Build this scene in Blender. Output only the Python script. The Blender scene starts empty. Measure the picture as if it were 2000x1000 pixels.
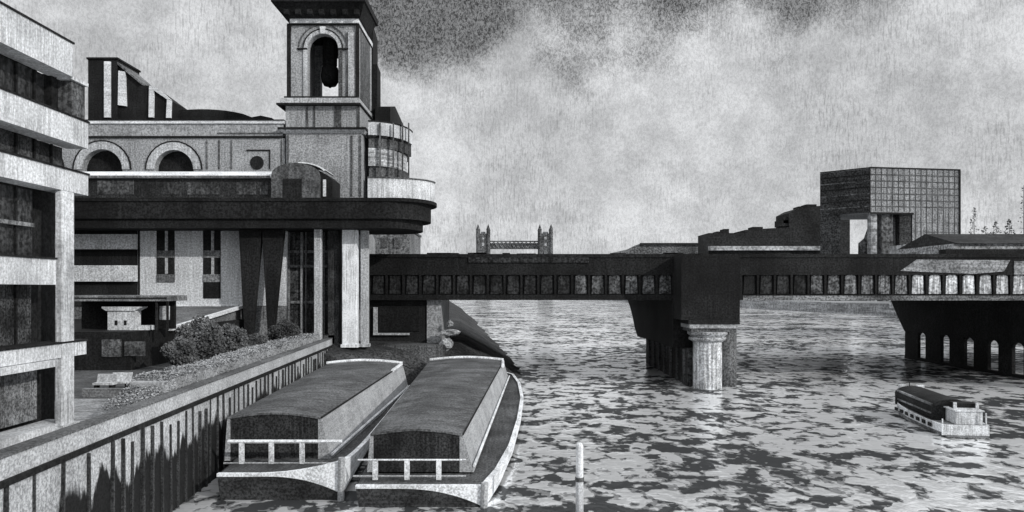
import bpy, math, random
from mathutils import Vector, noise as mnoise
random.seed(7)
S = bpy.context.scene
COL = S.collection
H = 13.5          # eye height above the water
F = 1500.0        # focal length in photo pixels
HY = 565.0        # horizon row

def W(px, py, Y):                       # pixel + real distance -> real point
    return ((px-1000)*Y/F, Y, H+(HY-py)*Y/F)
def WX(px, Y): return (px-1000)*Y/F
def WZ(py, Y): return H+(HY-py)*Y/F

# ------------------------------------------------------------------ materials
def nd(nt, t, **k):
    n = nt.nodes.new(t)
    for a, b in k.items(): setattr(n, a, b)
    return n
def mth(nt, op, a, b=None, c=None, clamp=False):
    n = nd(nt, 'ShaderNodeMath', operation=op); n.use_clamp = clamp
    for i, v in enumerate((a, b, c)):
        if v is None: continue
        if isinstance(v, (int, float)): n.inputs[i].default_value = v
        else: nt.links.new(v, n.inputs[i])
    return n.outputs[0]
def noisev(nt, vec, scale, detail=2, rough=.5, mapscale=None, dist=0, loc=None):
    if mapscale is not None or loc is not None:
        m = nd(nt, 'ShaderNodeMapping')
        if mapscale: m.inputs['Scale'].default_value = mapscale
        if loc: m.inputs['Location'].default_value = loc
        nt.links.new(vec, m.inputs[0]); vec = m.outputs[0]
    n = nd(nt, 'ShaderNodeTexNoise')
    n.inputs['Scale'].default_value = scale; n.inputs['Detail'].default_value = detail
    n.inputs['Roughness'].default_value = rough; n.inputs['Distortion'].default_value = dist
    nt.links.new(vec, n.inputs['Vector'])
    return n.outputs['Fac']
def smooth(nt, v, a, b, lo=0., hi=1.):
    n = nd(nt, 'ShaderNodeMapRange', interpolation_type='SMOOTHSTEP')
    nt.links.new(v, n.inputs[0])
    for i, x in enumerate((a, b, lo, hi)): n.inputs[i+1].default_value = x
    return n.outputs[0]
def gray(nt, v, tint=(0.975, 1.0, 1.03)):
    c = nd(nt, 'ShaderNodeCombineColor')
    for i in range(3): nt.links.new(mth(nt, 'MULTIPLY', v, tint[i]), c.inputs[i])
    return c.outputs[0]

MC = {}
def etch(name, base, grain=5., ga=.5, hatch=None, hs=6., ha=.5, patch=.35, ps=.15, rough=.85, spec=.2,
         stain=None, bump=.0):
    """printed-grain stone / paint: fine grain, long scratch lines (v, h, or y) and big soft patches"""
    if name in MC: return MC[name]
    m = bpy.data.materials.new(name); m.use_nodes = True
    nt = m.node_tree; b = nt.nodes['Principled BSDF']
    pos = nd(nt, 'ShaderNodeNewGeometry').outputs['Position']
    g = noisev(nt, pos, grain, 2, .7)
    g = smooth(nt, g, .33, .67, 1-ga, 1+ga)
    v = mth(nt, 'MULTIPLY', g, base)
    p = noisev(nt, pos, ps, 3, .6, loc=(3.1, 7.7, 1.3))
    v = mth(nt, 'MULTIPLY', v, smooth(nt, p, .3, .7, 1-patch, 1+patch))
    if hatch:
        sc = {'v': (1, 1, .05), 'h': (.05, .05, 1), 'y': (1, .04, 1), 'x': (.05, 1, 1)}[hatch]
        hh = noisev(nt, pos, hs, 3, .7, mapscale=sc)
        msk = noisev(nt, pos, ps*2.5, 2, .5, loc=(9, 2, 5))
        hh = smooth(nt, hh, .42, .62, 1., 0.)
        amt = mth(nt, 'MULTIPLY', hh, smooth(nt, msk, .3, .65, .25, 1.))
        v = mth(nt, 'MULTIPLY', v, mth(nt, 'SUBTRACT', 1.0, mth(nt, 'MULTIPLY', amt, ha)))
    if stain:                       # tide weed below a ragged line
        z0, z1, dark = stain
        sx = nd(nt, 'ShaderNodeSeparateXYZ'); nt.links.new(pos, sx.inputs[0])
        n2 = noisev(nt, pos, .55, 4, .6, mapscale=(1, 1, .25))
        zz = mth(nt, 'ADD', sx.outputs[2], mth(nt, 'MULTIPLY', mth(nt, 'SUBTRACT', n2, .5), 5.5))
        k = smooth(nt, zz, z0, z1, 0., 1.)
        v = mth(nt, 'ADD', mth(nt, 'MULTIPLY', v, k), mth(nt, 'MULTIPLY', mth(nt, 'SUBTRACT', 1., k), mth(nt, 'MULTIPLY', g, dark)))
    v = mth(nt, 'MINIMUM', v, .9)
    nt.links.new(gray(nt, v), b.inputs['Base Color'])
    b.inputs['Roughness'].default_value = rough
    b.inputs['Specular IOR Level'].default_value = spec
    if bump:
        bp = nd(nt, 'ShaderNodeBump'); bp.inputs['Strength'].default_value = bump; bp.inputs['Distance'].default_value = .1
        nt.links.new(g, bp.inputs['Height']); nt.links.new(bp.outputs[0], b.inputs['Normal'])
    MC[name] = m
    return m

# ------------------------------------------------------------------ mesh helper
class MB:
    def __init__(s): s.v = []; s.f = []
    def add(s, vs, fs):
        o = len(s.v); s.v += [tuple(p) for p in vs]; s.f += [tuple(i+o for i in f) for f in fs]; return s
    def box(s, x0, x1, y0, y1, z0, z1):
        return s.add([(x0,y0,z0),(x1,y0,z0),(x1,y1,z0),(x0,y1,z0),(x0,y0,z1),(x1,y0,z1),(x1,y1,z1),(x0,y1,z1)],
                     [(3,2,1,0),(4,5,6,7),(0,1,5,4),(1,2,6,5),(2,3,7,6),(3,0,4,7)])
    def hexa(s, lo, hi):            # 4 low points, 4 high points (ccw)
        return s.add(list(lo)+list(hi), [(3,2,1,0),(4,5,6,7),(0,1,5,4),(1,2,6,5),(2,3,7,6),(3,0,4,7)])
    def prism(s, poly, z0, z1):     # plan polygon (ccw)
        n = len(poly)
        vs = [(x, y, z0) for x, y in poly]+[(x, y, z1) for x, y in poly]
        fs = [tuple(range(n-1, -1, -1)), tuple(range(n, 2*n))]+[(i, (i+1) % n, (i+1) % n+n, i+n) for i in range(n)]
        return s.add(vs, fs)
    def slabY(s, poly, y0, y1):     # front-view polygon (x,z) ccw seen from -Y, with depth
        n = len(poly)
        vs = [(x, y0, z) for x, z in poly]+[(x, y1, z) for x, z in poly]
        fs = [tuple(range(n)), tuple(range(2*n-1, n-1, -1))]+[((i+1) % n, i, i+n, (i+1) % n+n) for i in range(n)]
        return s.add(vs, fs)
    def slabX(s, poly, x0, x1):     # side-view polygon (y,z)
        n = len(poly)
        vs = [(x0, y, z) for y, z in poly]+[(x1, y, z) for y, z in poly]
        fs = [tuple(range(n-1, -1, -1)), tuple(range(n, 2*n))]+[(i, (i+1) % n, (i+1) % n+n, i+n) for i in range(n)]
        return s.add(vs, fs)
    def lathe(s, x, y, prof, n=24):
        o = []
        for r, z in prof:
            for k in range(n):
                a = 2*math.pi*k/n; o.append((x+r*math.cos(a), y+r*math.sin(a), z))
        fs = []
        for j in range(len(prof)-1):
            for k in range(n):
                fs.append((j*n+k, j*n+(k+1) % n, (j+1)*n+(k+1) % n, (j+1)*n+k))
        fs.append(tuple(range(n-1, -1, -1))); m = (len(prof)-1)*n; fs.append(tuple(range(m, m+n)))
        return s.add(o, fs)
    def tube(s, pts, r, n=8):
        pts = [Vector(p) for p in pts]; vs = []; rs = r if isinstance(r, (list, tuple)) else [r]*len(pts)
        for i, p in enumerate(pts):
            d = (pts[min(i+1, len(pts)-1)]-pts[max(i-1, 0)]).normalized()
            u = d.cross(Vector((0, 0, 1)));
            if u.length < .1: u = d.cross(Vector((1, 0, 0)))
            u.normalize(); w = d.cross(u).normalized()
            for k in range(n):
                a = 2*math.pi*k/n; vs.append(p+(u*math.cos(a)+w*math.sin(a))*rs[i])
        fs = [(j*n+k, j*n+(k+1) % n, (j+1)*n+(k+1) % n, (j+1)*n+k) for j in range(len(pts)-1) for k in range(n)]
        fs.append(tuple(range(n-1, -1, -1))); m = (len(pts)-1)*n; fs.append(tuple(range(m, m+n)))
        return s.add(vs, fs)
    def build(s, name, mat, parent=None, smooth_=False, bevel=0):
        wl = Vector((0, 0, 0))
        if parent is not None:
            q = parent
            while q: wl += q.location; q = q.parent
            loc = Vector((0, 0, 0))
        else:
            xs = [p[0] for p in s.v]; ys = [p[1] for p in s.v]; zs = [p[2] for p in s.v]
            loc = Vector(((min(xs)+max(xs))/2, (min(ys)+max(ys))/2, min(zs))); wl = loc
        me = bpy.data.meshes.new(name)
        me.from_pydata([(p[0]-wl.x, p[1]-wl.y, p[2]-wl.z) for p in s.v], [], s.f)
        me.update(); me.materials.append(mat)
        if smooth_:
            for p in me.polygons: p.use_smooth = True
        o = bpy.data.objects.new(name, me); COL.objects.link(o); o.location = loc
        if parent is not None: o.parent = parent
        if bevel:
            b = o.modifiers.new('bevel', 'BEVEL'); b.width = bevel; b.segments = 1; b.limit_method = 'ANGLE'
        return o
def tag(o, label=None, cat=None, group=None, kind=None):
    if label: o['label'] = label
    if cat: o['category'] = cat
    if group: o['group'] = group
    if kind: o['kind'] = kind
    return o
def empty(name, loc, label, cat, group=None):
    o = bpy.data.objects.new(name, None); COL.objects.link(o); o.location = loc; o.empty_display_size = .5
    return tag(o, label, cat, group)
def copy_tree(o, parent=None):
    c = o.copy(); COL.objects.link(c)
    if parent: c.parent = parent
    for ch in [q for q in bpy.data.objects if q.parent == o and q != c]: copy_tree(ch, c)
    return c

# palette (albedo)
WHITE = etch('white_paint', .78, 9, .22, 'v', 8, .35, .15, .3)
WHITE_H = etch('white_gunwale_paint', .80, 7, .3, 'y', 5, .4, .2, .3)
CONC = etch('pale_concrete', .60, 7, .24, 'v', 6, .38, .2, .25)
CONC_COL = etch('pale_column_concrete', .60, 7, .25, 'v', 7, .45, .25, .3)
SOOT = etch('soot_black', .015, 5, .6, 'v', 4, .4, .4, .2)
IRON = etch('black_iron', .013, 4, .7, 'v', 3, .4, .5, .12)
GLASSD = etch('dark_glazing', .035, 4, .7, 'v', 5, .6, .7, .25, rough=.5, spec=.2)
STONE = etch('grey_stone', .32, 4.5, .4, 'v', 3.5, .3, .15, .12)
STONE_L = etch('pale_stone', .46, 4.5, .35, 'v', 3.5, .35, .15, .12)
STONE_D = etch('dark_stone', .10, 4, .6, 'v', 3, .5, .4, .12)
TRIM_L = etch('pale_trim', .75, 5, .25, 'h', 4, .3, .15, .2)
MID = etch('mid_grey', .18, 4, .5, 'v', 4, .5, .4, .15)
WALLM = etch('quay_concrete', .42, 7, .4, 'v', 5, .3, .2, .2, stain=(3.5, 4.1, .012))
COPE = etch('quay_coping', .42, 8, .35, 'x', 8, .2, .2, .2)

# ------------------------------------------------------------------ camera, sun, sky
cam = bpy.data.cameras.new('camera'); co = bpy.data.objects.new('camera', cam); COL.objects.link(co)
co.location = (0, 0, H); co.rotation_euler = (math.radians(90), 0, 0)
cam.sensor_width = 36; cam.lens = 27; cam.shift_y = .0325; cam.clip_end = 9000; cam.clip_start = .5
S.camera = co
sd = Vector((.78, -.58, .44)).normalized()
sun = bpy.data.lights.new('sun', 'SUN'); sun.energy = 2.5; sun.angle = math.radians(.5); sun.color = (1, .985, .96)
so = bpy.data.objects.new('sun', sun); COL.objects.link(so); so.rotation_euler = (-sd).to_track_quat('-Z', 'Y').to_euler()
so.location = (60, -20, 80)
wd = bpy.data.worlds.new('World'); S.world = wd; wd.use_nodes = True
nt = wd.node_tree; bg = nt.nodes['Background']
sky = nd(nt, 'ShaderNodeTexSky', sky_type='NISHITA'); sky.sun_disc = False
sky.sun_elevation = math.asin(sd.z); sky.sun_rotation = math.atan2(sd.x, sd.y)
bw = nd(nt, 'ShaderNodeRGBToBW'); nt.links.new(sky.outputs[0], bw.inputs[0])
tc = nd(nt, 'ShaderNodeTexCoord'); sp = nd(nt, 'ShaderNodeSeparateXYZ'); nt.links.new(tc.outputs['Generated'], sp.inputs[0])
az = mth(nt, 'ARCTAN2', sp.outputs[0], sp.outputs[1]); el = mth(nt, 'ARCSINE', sp.outputs[2])
cb = nd(nt, 'ShaderNodeCombineXYZ'); nt.links.new(az, cb.inputs[0]); nt.links.new(el, cb.inputs[1]); ae = cb.outputs[0]
big = noisev(nt, ae, 4.5, 5, .6, loc=(1.7, .4, 0))
big2 = noisev(nt, ae, 9, 4, .6, loc=(6.4, 3.3, 0))
patch_ = smooth(nt, big, .38, .62)                       # 1 = bright billow
dk_n = mth(nt, 'MULTIPLY', mth(nt, 'SUBTRACT', big2, .5), .34)
elw = mth(nt, 'ADD', el, dk_n)
azl = smooth(nt, az, -.30, -.12); azr = smooth(nt, az, .44, .58, 1., 0.)
azwin = mth(nt, 'MULTIPLY', azl, azr)
start = mth(nt, 'SUBTRACT', .50, mth(nt, 'MULTIPLY', azwin, .17))
da = mth(nt, 'MULTIPLY', mth(nt, 'ADD', az, .11), 1.0); de = mth(nt, 'SUBTRACT', el, .345)
br_ = mth(nt, 'SQRT', mth(nt, 'ADD', mth(nt, 'MULTIPLY', da, da), mth(nt, 'MULTIPLY', de, de)))
start = mth(nt, 'SUBTRACT', start, mth(nt, 'MULTIPLY', smooth(nt, br_, .03, .13, 1., 0.), .10))
dark = smooth(nt, mth(nt, 'SUBTRACT', elw, start), -.07, .07)   # heavy cloud overhead
dark = mth(nt, 'MULTIPLY', dark, smooth(nt, el, .41, .52, 1., 0.))   # unseen gap added overhead to brighten the water and level surfaces
hatch = noisev(nt, ae, 1., 2, .7, mapscale=(520, 60, 1))
scr = noisev(nt, ae, 1., 3, .8, mapscale=(360, 260, 1), dist=1.0)
hatch = smooth(nt, hatch, .34, .52); scr = smooth(nt, scr, .38, .60)
hm_ = noisev(nt, ae, 7, 3, .6, loc=(7.2, 1.3, 0))
hamt = mth(nt, 'ADD', .03, mth(nt, 'MULTIPLY', smooth(nt, hm_, .40, .62), .26))
samt = mth(nt, 'ADD', .22, mth(nt, 'MULTIPLY', dark, .66), clamp=True)
v = mth(nt, 'ADD', 6.5, mth(nt, 'MULTIPLY', patch_, 1.9))
v = mth(nt, 'MULTIPLY', v, smooth(nt, el, .45, .75, 1., 2.1))  # unseen upper sky brightened for more light on level surfaces
big3 = noisev(nt, ae, 22, 4, .65, loc=(2.2, 8.3, 0))
v = mth(nt, 'MULTIPLY', v, smooth(nt, big3, .35, .62, .84, 1.05))
v = mth(nt, 'MULTIPLY', v, mth(nt, 'SUBTRACT', 1., mth(nt, 'MULTIPLY', dark, .58)))
v = mth(nt, 'MULTIPLY', v, mth(nt, 'SUBTRACT', 1., mth(nt, 'MULTIPLY', mth(nt, 'SUBTRACT', 1., hatch), hamt)))
v = mth(nt, 'MULTIPLY', v, mth(nt, 'SUBTRACT', 1., mth(nt, 'MULTIPLY', mth(nt, 'SUBTRACT', 1., scr), samt)))
mix = nd(nt, 'ShaderNodeMix'); mix.inputs[0].default_value = .08      # a little of the clear sky behind the cloud
nt.links.new(v, mix.inputs[2]); nt.links.new(bw.outputs[0], mix.inputs[3])
nt.links.new(gray(nt, mix.outputs[0], (.985, 1., 1.02)), bg.inputs[0]); bg.inputs[1].default_value = .1
S.view_settings.view_transform = 'Standard'; S.view_settings.look = 'None'; S.view_settings.gamma = 1
S.view_settings.exposure = 0
S.render.engine = 'CYCLES'

# ------------------------------------------------------------------ water
WB = -.014
wm = bpy.data.materials.new('river_water'); wm.use_nodes = True; nt = wm.node_tree
for n in list(nt.nodes): nt.nodes.remove(n)
out = nd(nt, 'ShaderNodeOutputMaterial')
pos = nd(nt, 'ShaderNodeNewGeometry').outputs['Position']
n1 = noisev(nt, pos, .5, 2, .5, mapscale=(1.0, .75, 1), dist=.6)
n2 = noisev(nt, pos, 1.3, 2, .5, mapscale=(1.1, .8, 1), dist=.5)
n3 = noisev(nt, pos, .045, 2, .5)
n4 = noisev(nt, pos, 6, 2, .6)
mm = mth(nt, 'ADD', n1, mth(nt, 'MULTIPLY', mth(nt, 'SUBTRACT', n2, .5), .6))
mm = mth(nt, 'ADD', mm, mth(nt, 'MULTIPLY', mth(nt, 'SUBTRACT', n3, .5), .75))
dv_ = nd(nt, 'ShaderNodeVectorMath', operation='MULTIPLY_ADD')
nz_ = nd(nt, 'ShaderNodeTexNoise'); nz_.inputs['Scale'].default_value = .9; nz_.inputs['Detail'].default_value = 3; nt.links.new(pos, nz_.inputs['Vector'])
nt.links.new(nz_.outputs['Color'], dv_.inputs[0]); dv_.inputs[1].default_value = (1.6, 1.3, 0); nt.links.new(pos, dv_.inputs[2])
def cells(sx, sy):
    mp_ = nd(nt, 'ShaderNodeMapping'); mp_.inputs['Scale'].default_value = (sx, sy, 0); nt.links.new(dv_.outputs[0], mp_.inputs[0])
    vo = nd(nt, 'ShaderNodeTexVoronoi', voronoi_dimensions='2D', feature='SMOOTH_F1'); vo.inputs['Scale'].default_value = 1; vo.inputs['Smoothness'].default_value = .12
    nt.links.new(mp_.outputs[0], vo.inputs['Vector'])
    sc_ = nd(nt, 'ShaderNodeSeparateColor'); nt.links.new(vo.outputs['Color'], sc_.inputs[0]); return sc_.outputs[0], vo.outputs['Distance']
c1, d1 = cells(.55, .50); c2, d2 = cells(.17, .20)
mm = mth(nt, 'ADD', mth(nt, 'MULTIPLY', mm, .72), mth(nt, 'MULTIPLY', c1, .21))
mm = mth(nt, 'ADD', mm, mth(nt, 'MULTIPLY', c2, .10))
mm = mth(nt, 'SUBTRACT', mm, mth(nt, 'MULTIPLY', smooth(nt, d1, .45, .8), .07))
mm = mth(nt, 'ADD', mm, WB)
k1 = smooth(nt, mm, .415, .44); k2 = smooth(nt, mm, .48, .50)  # light and dark of wave facets put into the colour mix
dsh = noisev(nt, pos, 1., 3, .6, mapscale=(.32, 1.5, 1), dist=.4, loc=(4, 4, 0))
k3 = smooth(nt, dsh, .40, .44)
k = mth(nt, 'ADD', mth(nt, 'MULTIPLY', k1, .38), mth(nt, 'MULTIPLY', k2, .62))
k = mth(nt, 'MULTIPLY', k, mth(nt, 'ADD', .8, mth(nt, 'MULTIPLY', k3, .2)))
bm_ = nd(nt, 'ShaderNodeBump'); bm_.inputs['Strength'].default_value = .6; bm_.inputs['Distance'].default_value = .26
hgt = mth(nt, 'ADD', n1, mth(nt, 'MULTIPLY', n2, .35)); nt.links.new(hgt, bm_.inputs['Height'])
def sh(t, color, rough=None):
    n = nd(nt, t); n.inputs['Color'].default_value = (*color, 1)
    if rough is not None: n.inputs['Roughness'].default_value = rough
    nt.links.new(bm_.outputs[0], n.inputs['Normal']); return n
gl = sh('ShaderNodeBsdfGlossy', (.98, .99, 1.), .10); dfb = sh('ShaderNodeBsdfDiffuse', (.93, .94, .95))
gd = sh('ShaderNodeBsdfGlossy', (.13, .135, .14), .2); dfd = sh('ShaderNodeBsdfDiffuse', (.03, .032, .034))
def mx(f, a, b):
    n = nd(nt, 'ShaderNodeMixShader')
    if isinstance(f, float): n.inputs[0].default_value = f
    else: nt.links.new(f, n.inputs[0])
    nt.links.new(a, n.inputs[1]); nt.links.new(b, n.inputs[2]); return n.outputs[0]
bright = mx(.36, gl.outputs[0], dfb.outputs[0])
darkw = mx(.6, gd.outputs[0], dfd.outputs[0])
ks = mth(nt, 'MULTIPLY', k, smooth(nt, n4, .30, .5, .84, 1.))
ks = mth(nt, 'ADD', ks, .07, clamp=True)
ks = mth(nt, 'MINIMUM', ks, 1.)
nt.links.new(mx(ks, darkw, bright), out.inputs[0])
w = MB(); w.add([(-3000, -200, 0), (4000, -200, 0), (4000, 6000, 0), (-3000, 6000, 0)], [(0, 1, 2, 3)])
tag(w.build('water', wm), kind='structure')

# ------------------------------------------------------------------ land
MUD = etch('dark_foreshore', .035, 3, .7, None, 1, 0, .6, .12, bump=.3)
PAVE = etch('quay_paving', .09, 6, .4, 'x', 3, .4, .3, .3)
def wallx(Y): return -19.7-(Y-29.6)*.058
q = MB()
q.prism([(-400, -20), (wallx(-20)-1.1, -20), (wallx(100)-1.1, 100), (-24.4, 112), (-24.4, 120), (-400, 120)], .5, 5.9)
tag(q.build('quay_ground', PAVE), kind='structure')
secs = [(96, -14, 9), (104, -7.5, 10), (112, 0, 9), (124, 1.7, 9), (150, -.4, 8), (180, -3, 8), (238, -8, 7), (350, -17.5, 6), (547, -36, 5), (900, -75, 4), (1300, -125, 4), (3000, -350, 4)]
b = MB(); vs = []; prof = [(1.5, -1.), (0, .0), (-1.5, .7), (-5, 3.0), (-9, 5.2), (-14, 6.), (-600, 6.05)]
vv = []
N = 60
ys = []
for i in range(len(secs)-1):
    m_ = 8 if i < 7 else 3
    for j in range(m_):
        t = j/m_; a, c = secs[i], secs[i+1]
        ys.append((a[0]+(c[0]-a[0])*t, a[1]+(c[1]-a[1])*t))
ys.append(secs[-1][:2])
for (Y, X) in ys:
    for (dx, dz) in prof:
        nz = mnoise.noise(Vector((X+dx, Y*.3, dx)))*.35 if -12 < dx < 1 else 0
        vv.append((X+dx+nz*2, Y, dz+nz))
P = len(prof)
ff = [(i*P+j, (i+1)*P+j, (i+1)*P+j+1, i*P+j+1) for i in range(len(ys)-1) for j in range(P-1)]
b.add(vv, ff); b.f.append(tuple(range(P))); 
tag(b.build('foreshore_ground', MUD), kind='structure')
BANK = etch('far_bank_stone', .34, .8, .4, 'h', .8, .6, .3, .02)
b = MB().prism([(115, 185), (900, 185), (900, 3000), (60, 3000), (110, 1000), (165, 600), (180, 460), (195, 375)], -.5, 6)
tag(b.build('far_bank_ground', BANK), kind='structure')

tag(MB().prism([(-31, 43.5), (-21.6, 43.5), (-22.2, 53), (-31, 53)], 5.9, 5.94).build('lit_paving_sheet', etch('lit_paving', .30, 7, .4, 'x', 5, .5, .3, .4)), kind='structure')  # paler sheet standing in for the lit part of the paving
# ------------------------------------------------------------------ quay wall
qw = empty('quay_wall', (wallx(60), 60, 0), 'long grey quay wall with vertical timber ribs and weed stains beside the boats', 'quay wall')
def along(y0, y1, xo0, xo1, z0, z1, mb=None):
    mb = mb or MB()
    a, c = wallx(y0), wallx(y1)
    mb.hexa([(a+xo0, y0, z0), (a+xo1, y0, z0), (c+xo1, y1, z0), (c+xo0, y1, z0)], [(a+xo0, y0, z1), (a+xo1, y0, z1), (c+xo1, y1, z1), (c+xo0, y1, z1)])
    return mb
along(8, 102, -1.1, 0, -1, 5.86).build('wall_face', WALLM, qw)
along(8, 102, -1.14, .16, 5.86, 6.12).build('string_course', SOOT, qw)
along(8, 102, -.7, .02, 6.12, 6.98).build('parapet', COPE, qw)
along(8, 102, -.82, .1, 6.98, 7.06).build('coping', etch('coping_edge', .12, 8, .5), qw)
RIB = etch('wet_timber', .045, 8, .6, 'v', 8, .5, .4, .3)
y = 21.
k_ = 0
while y < 101:
    wv = .09+random.random()*.10
    zb = -.4
    ln = random.uniform(-.16, .16); a_, c_ = wallx(y), wallx(y+wv); zt_r = 5.84-random.choice([0, 0, .1, .5])
    dp = random.uniform(.08, .2)
    MB().hexa([(a_+.004, y+ln, zb), (a_+dp, y+ln, zb), (c_+dp, y+ln+wv*1.5, zb), (c_+.004, y+ln+wv*1.5, zb)],
              [(a_+.004, y, zt_r), (a_+dp, y, zt_r), (c_+dp, y+wv, zt_r), (c_+.004, y+wv, zt_r)]).build('timber_rib', RIB, qw)
    y += (2.2 if y < 38 else 1.3)+random.uniform(-.3, .3); k_ += 1
# return of the wall at its far end, under the bridge
along(102, 104, -1.1, .3, -1, 7.4).build('end_block', STONE_D, qw)

# ------------------------------------------------------------------ leafy things
def leafmesh(blobs, n, size, flat=0):
    mb = MB()
    tot = sum(b[3]*b[4]*b[5] for b in blobs)
    for (x, y, z, rx, ry, rz) in blobs:
        for i in range(int(n*rx*ry*rz/tot)+1):
            d = Vector((random.gauss(0, 1), random.gauss(0, 1), random.gauss(0, 1))).normalized()
            r = random.uniform(.55, 1.02)*(1+.18*mnoise.noise(d*2.3+Vector((x, y, z))))
            c = Vector((x+d.x*rx*r, y+d.y*ry*r, z+d.z*rz*r))
            u = Vector((random.uniform(-1, 1), random.uniform(-1, 1), random.uniform(-1, 1))).normalized()
            w_ = u.orthogonal().normalized(); s_ = size*random.uniform(.6, 1.4)
            mb.add([c-u*s_, c-w_*s_*.6, c+u*s_, c+w_*s_*.6], [(0, 1, 2, 3)])
    return mb
LEAF = etch('grey_leaves', .10, 5, .5, None, 1, 0, .4, .5)
LEAF_L = etch('pale_hedge_leaves', .30, 6, .3, None, 1, 0, .25, .5)
LEAF_D = etch('dark_leaves', .05, 5, .5, None, 1, 0, .4, .5)
# clipped hedge behind the parapet
hb = MB(); 
for i in range(26000):
    Y = random.uniform(44, 97); t = random.random()
    wdt = 2.3+.35*mnoise.noise(Vector((Y*.3, 0, 0)))
    hh = 7.95+.45*mnoise.noise(Vector((Y*.25, 3, 0)))+.15*mnoise.noise(Vector((Y*1.4, t*3, 0)))
    if Y < 49: hh -= (49-Y)*.22
    if random.random() < .75: off = -.75-t*wdt; z = hh-random.random()**2*.25
    else: off = -.75-random.choice([0, wdt])+random.uniform(-.08, .08); z = random.uniform(6, hh)
    c = Vector((wallx(Y)+off, Y, z)); u = Vector((random.uniform(-1, 1), random.uniform(-1, 1), random.uniform(-.5, .5))).normalized()
    w_ = u.cross(Vector((random.uniform(-.5, .5), random.uniform(-.5, .5), 1))).normalized(); s_ = random.uniform(.05, .11)
    hb.add([c-u*s_, c-w_*s_*.7, c+u*s_, c+w_*s_*.7], [(0, 1, 2, 3)])
hd = empty('hedge', (wallx(70)-1.9, 70, 6), 'long clipped pale hedge running behind the quay parapet', 'hedge')
hb.build('foliage', LEAF_L, hd)
hc = MB(); along(47.5, 96, -2.9, -.9, 5.9, 7.75, hc); hc.build('core', LEAF_L, hd)
def shrub(px, pbase, Y, w_, h_, label, mat=LEAF, n=2600):
    x = WX(px, Y); z0 = 5.9
    r = empty('shrub', (x, Y, z0), label, 'shrub', 'shrubs on the quay')
    st = MB().tube([(x, Y, z0), (x+.1, Y, z0+h_*.4), (x-.1, Y+.1, z0+h_*.75)], [.16, .12, .05]); st.build('stem', RIB, r)
    bl = []
    for i in range(7):
        a = i*2.4; bl.append((x+math.cos(a)*w_*.28, Y+math.sin(a)*w_*.22, z0+h_*(.35+.09*i*.8), w_*.26, w_*.25, h_*.22))
    leafmesh(bl, n*2, .14).build('foliage', mat, r)
shrub(392, 730, 74, 4.2, 5.1, 'tallest grey round shrub behind the hedge, left of the tapered columns')
shrub(352, 730, 70, 3.0, 3.2, 'low grey shrub at the left end of the shrub row')
shrub(448, 720, 80, 4.0, 4.0, 'broad grey shrub just left of the widest tapered column')
shrub(556, 700, 90, 3.6, 4.0, 'small dark shrub at the foot of the narrow tapered column', LEAF_D)
shrub(500, 700, 86, 3.0, 2.6, 'low grey shrub between the two tapered columns')

# ------------------------------------------------------------------ near-left banded office building
FX = -24.0
DC0 = etch('stair_grey', .08, 5, .6, 'v', 5, .5, .4, .3)
nb = empty('office_building', (-29, 32, 5.9), 'banded concrete office block with dark glazing at the left edge over the quay', 'building')
def band(y0, y1, z0, z1, name='concrete_band', x=FX, th=1.2, mat=CONC):
    MB().box(x-th, x, y0, y1, z0, z1).build(name, mat, nb)
    MB().box(x-th, x+.07, y0, y1+.05, z1, z1+.10).build('band_coping', SOOT, nb)
band(14, 42, 25.1, 26.9); band(14, 43.5, 21.45, 22.9); band(14, 43.5, 18.8, 19.95)
band(14, 40.4, 13.74, 15.06); band(14, 43.3, 9.85, 10.6); 
MB().box(FX-1.2, FX+.12, 14, 40.4, 9.45, 9.82).build('band_ledge', CONC, nb)
GH = etch('hatched_glazing', .05, 7, .8, 'v', 9, .75, .8, .35, rough=.6)
def glaz(z0, z1, y1, x=FX-1.3, mat=GH):
    g_ = MB().box(x-.4, x, 14, y1, z0, z1).build('window_strip', mat, nb)
    mb = MB(); yy = 15.
    while yy < y1-.3: mb.box(x+.003, x+.12, yy, yy+.12, z0, z1); yy += 1.5
    mb.build('mullions', SOOT, g_)
glaz(22.95, 25.1, 41.5, mat=GLASSD); glaz(19.95, 21.45, 43.2); glaz(15.1, 18.8, 40.5, mat=GLASSD); glaz(10.65, 13.74, 40.4)
# mid sill lighter line in the tall strip
MB().box(FX-1.28, FX-1.0, 14, 40.2, 16.75, 16.95).build('sill_rail', MID, nb)
# core and floors
MB().box(-60, FX-1.72, 10, 43.2, 5.9, 21.4).build('core_wall', SOOT, nb)
MB().box(-60, FX-1.72, 10, 41.6, 21.4, 26.7).build('upper_core_wall', SOOT, nb)
MB().box(FX-1.7, FX-1.25, 14, 40.6, 18.7, 18.78).build('soffit', SOOT, nb)
# ground floor recess: hatched panel and plinth
PAN = etch('hatched_panel', .17, 8, .6, 'v', 9, .6, .5, .3)
MB().hexa([(FX-1.69, 36.2, 6.6), (FX-1.3, 36.2, 6.6), (FX-1.3, 40.9, 6.6), (FX-1.69, 40.9, 6.6)],
          [(FX-1.69, 36.2, 8.9), (FX-1.3, 36.2, 8.9), (FX-1.3, 40.9, 10.2), (FX-1.69, 40.9, 10.2)]).build('hatched_panel', PAN, nb)
MB().box(FX-1.6, FX-.2, 14, 42.3, 5.9, 6.35).build('plinth', CONC, nb)
MB().box(FX-.36, FX+.05, 40.9, 42.05, 5.9, 18.78).build('column', CONC_COL, nb, bevel=.05)
MB().box(FX-.5, FX+.2, 40.7, 42.3, 5.9, 6.25).build('column_base', CONC_COL, nb)
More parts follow.
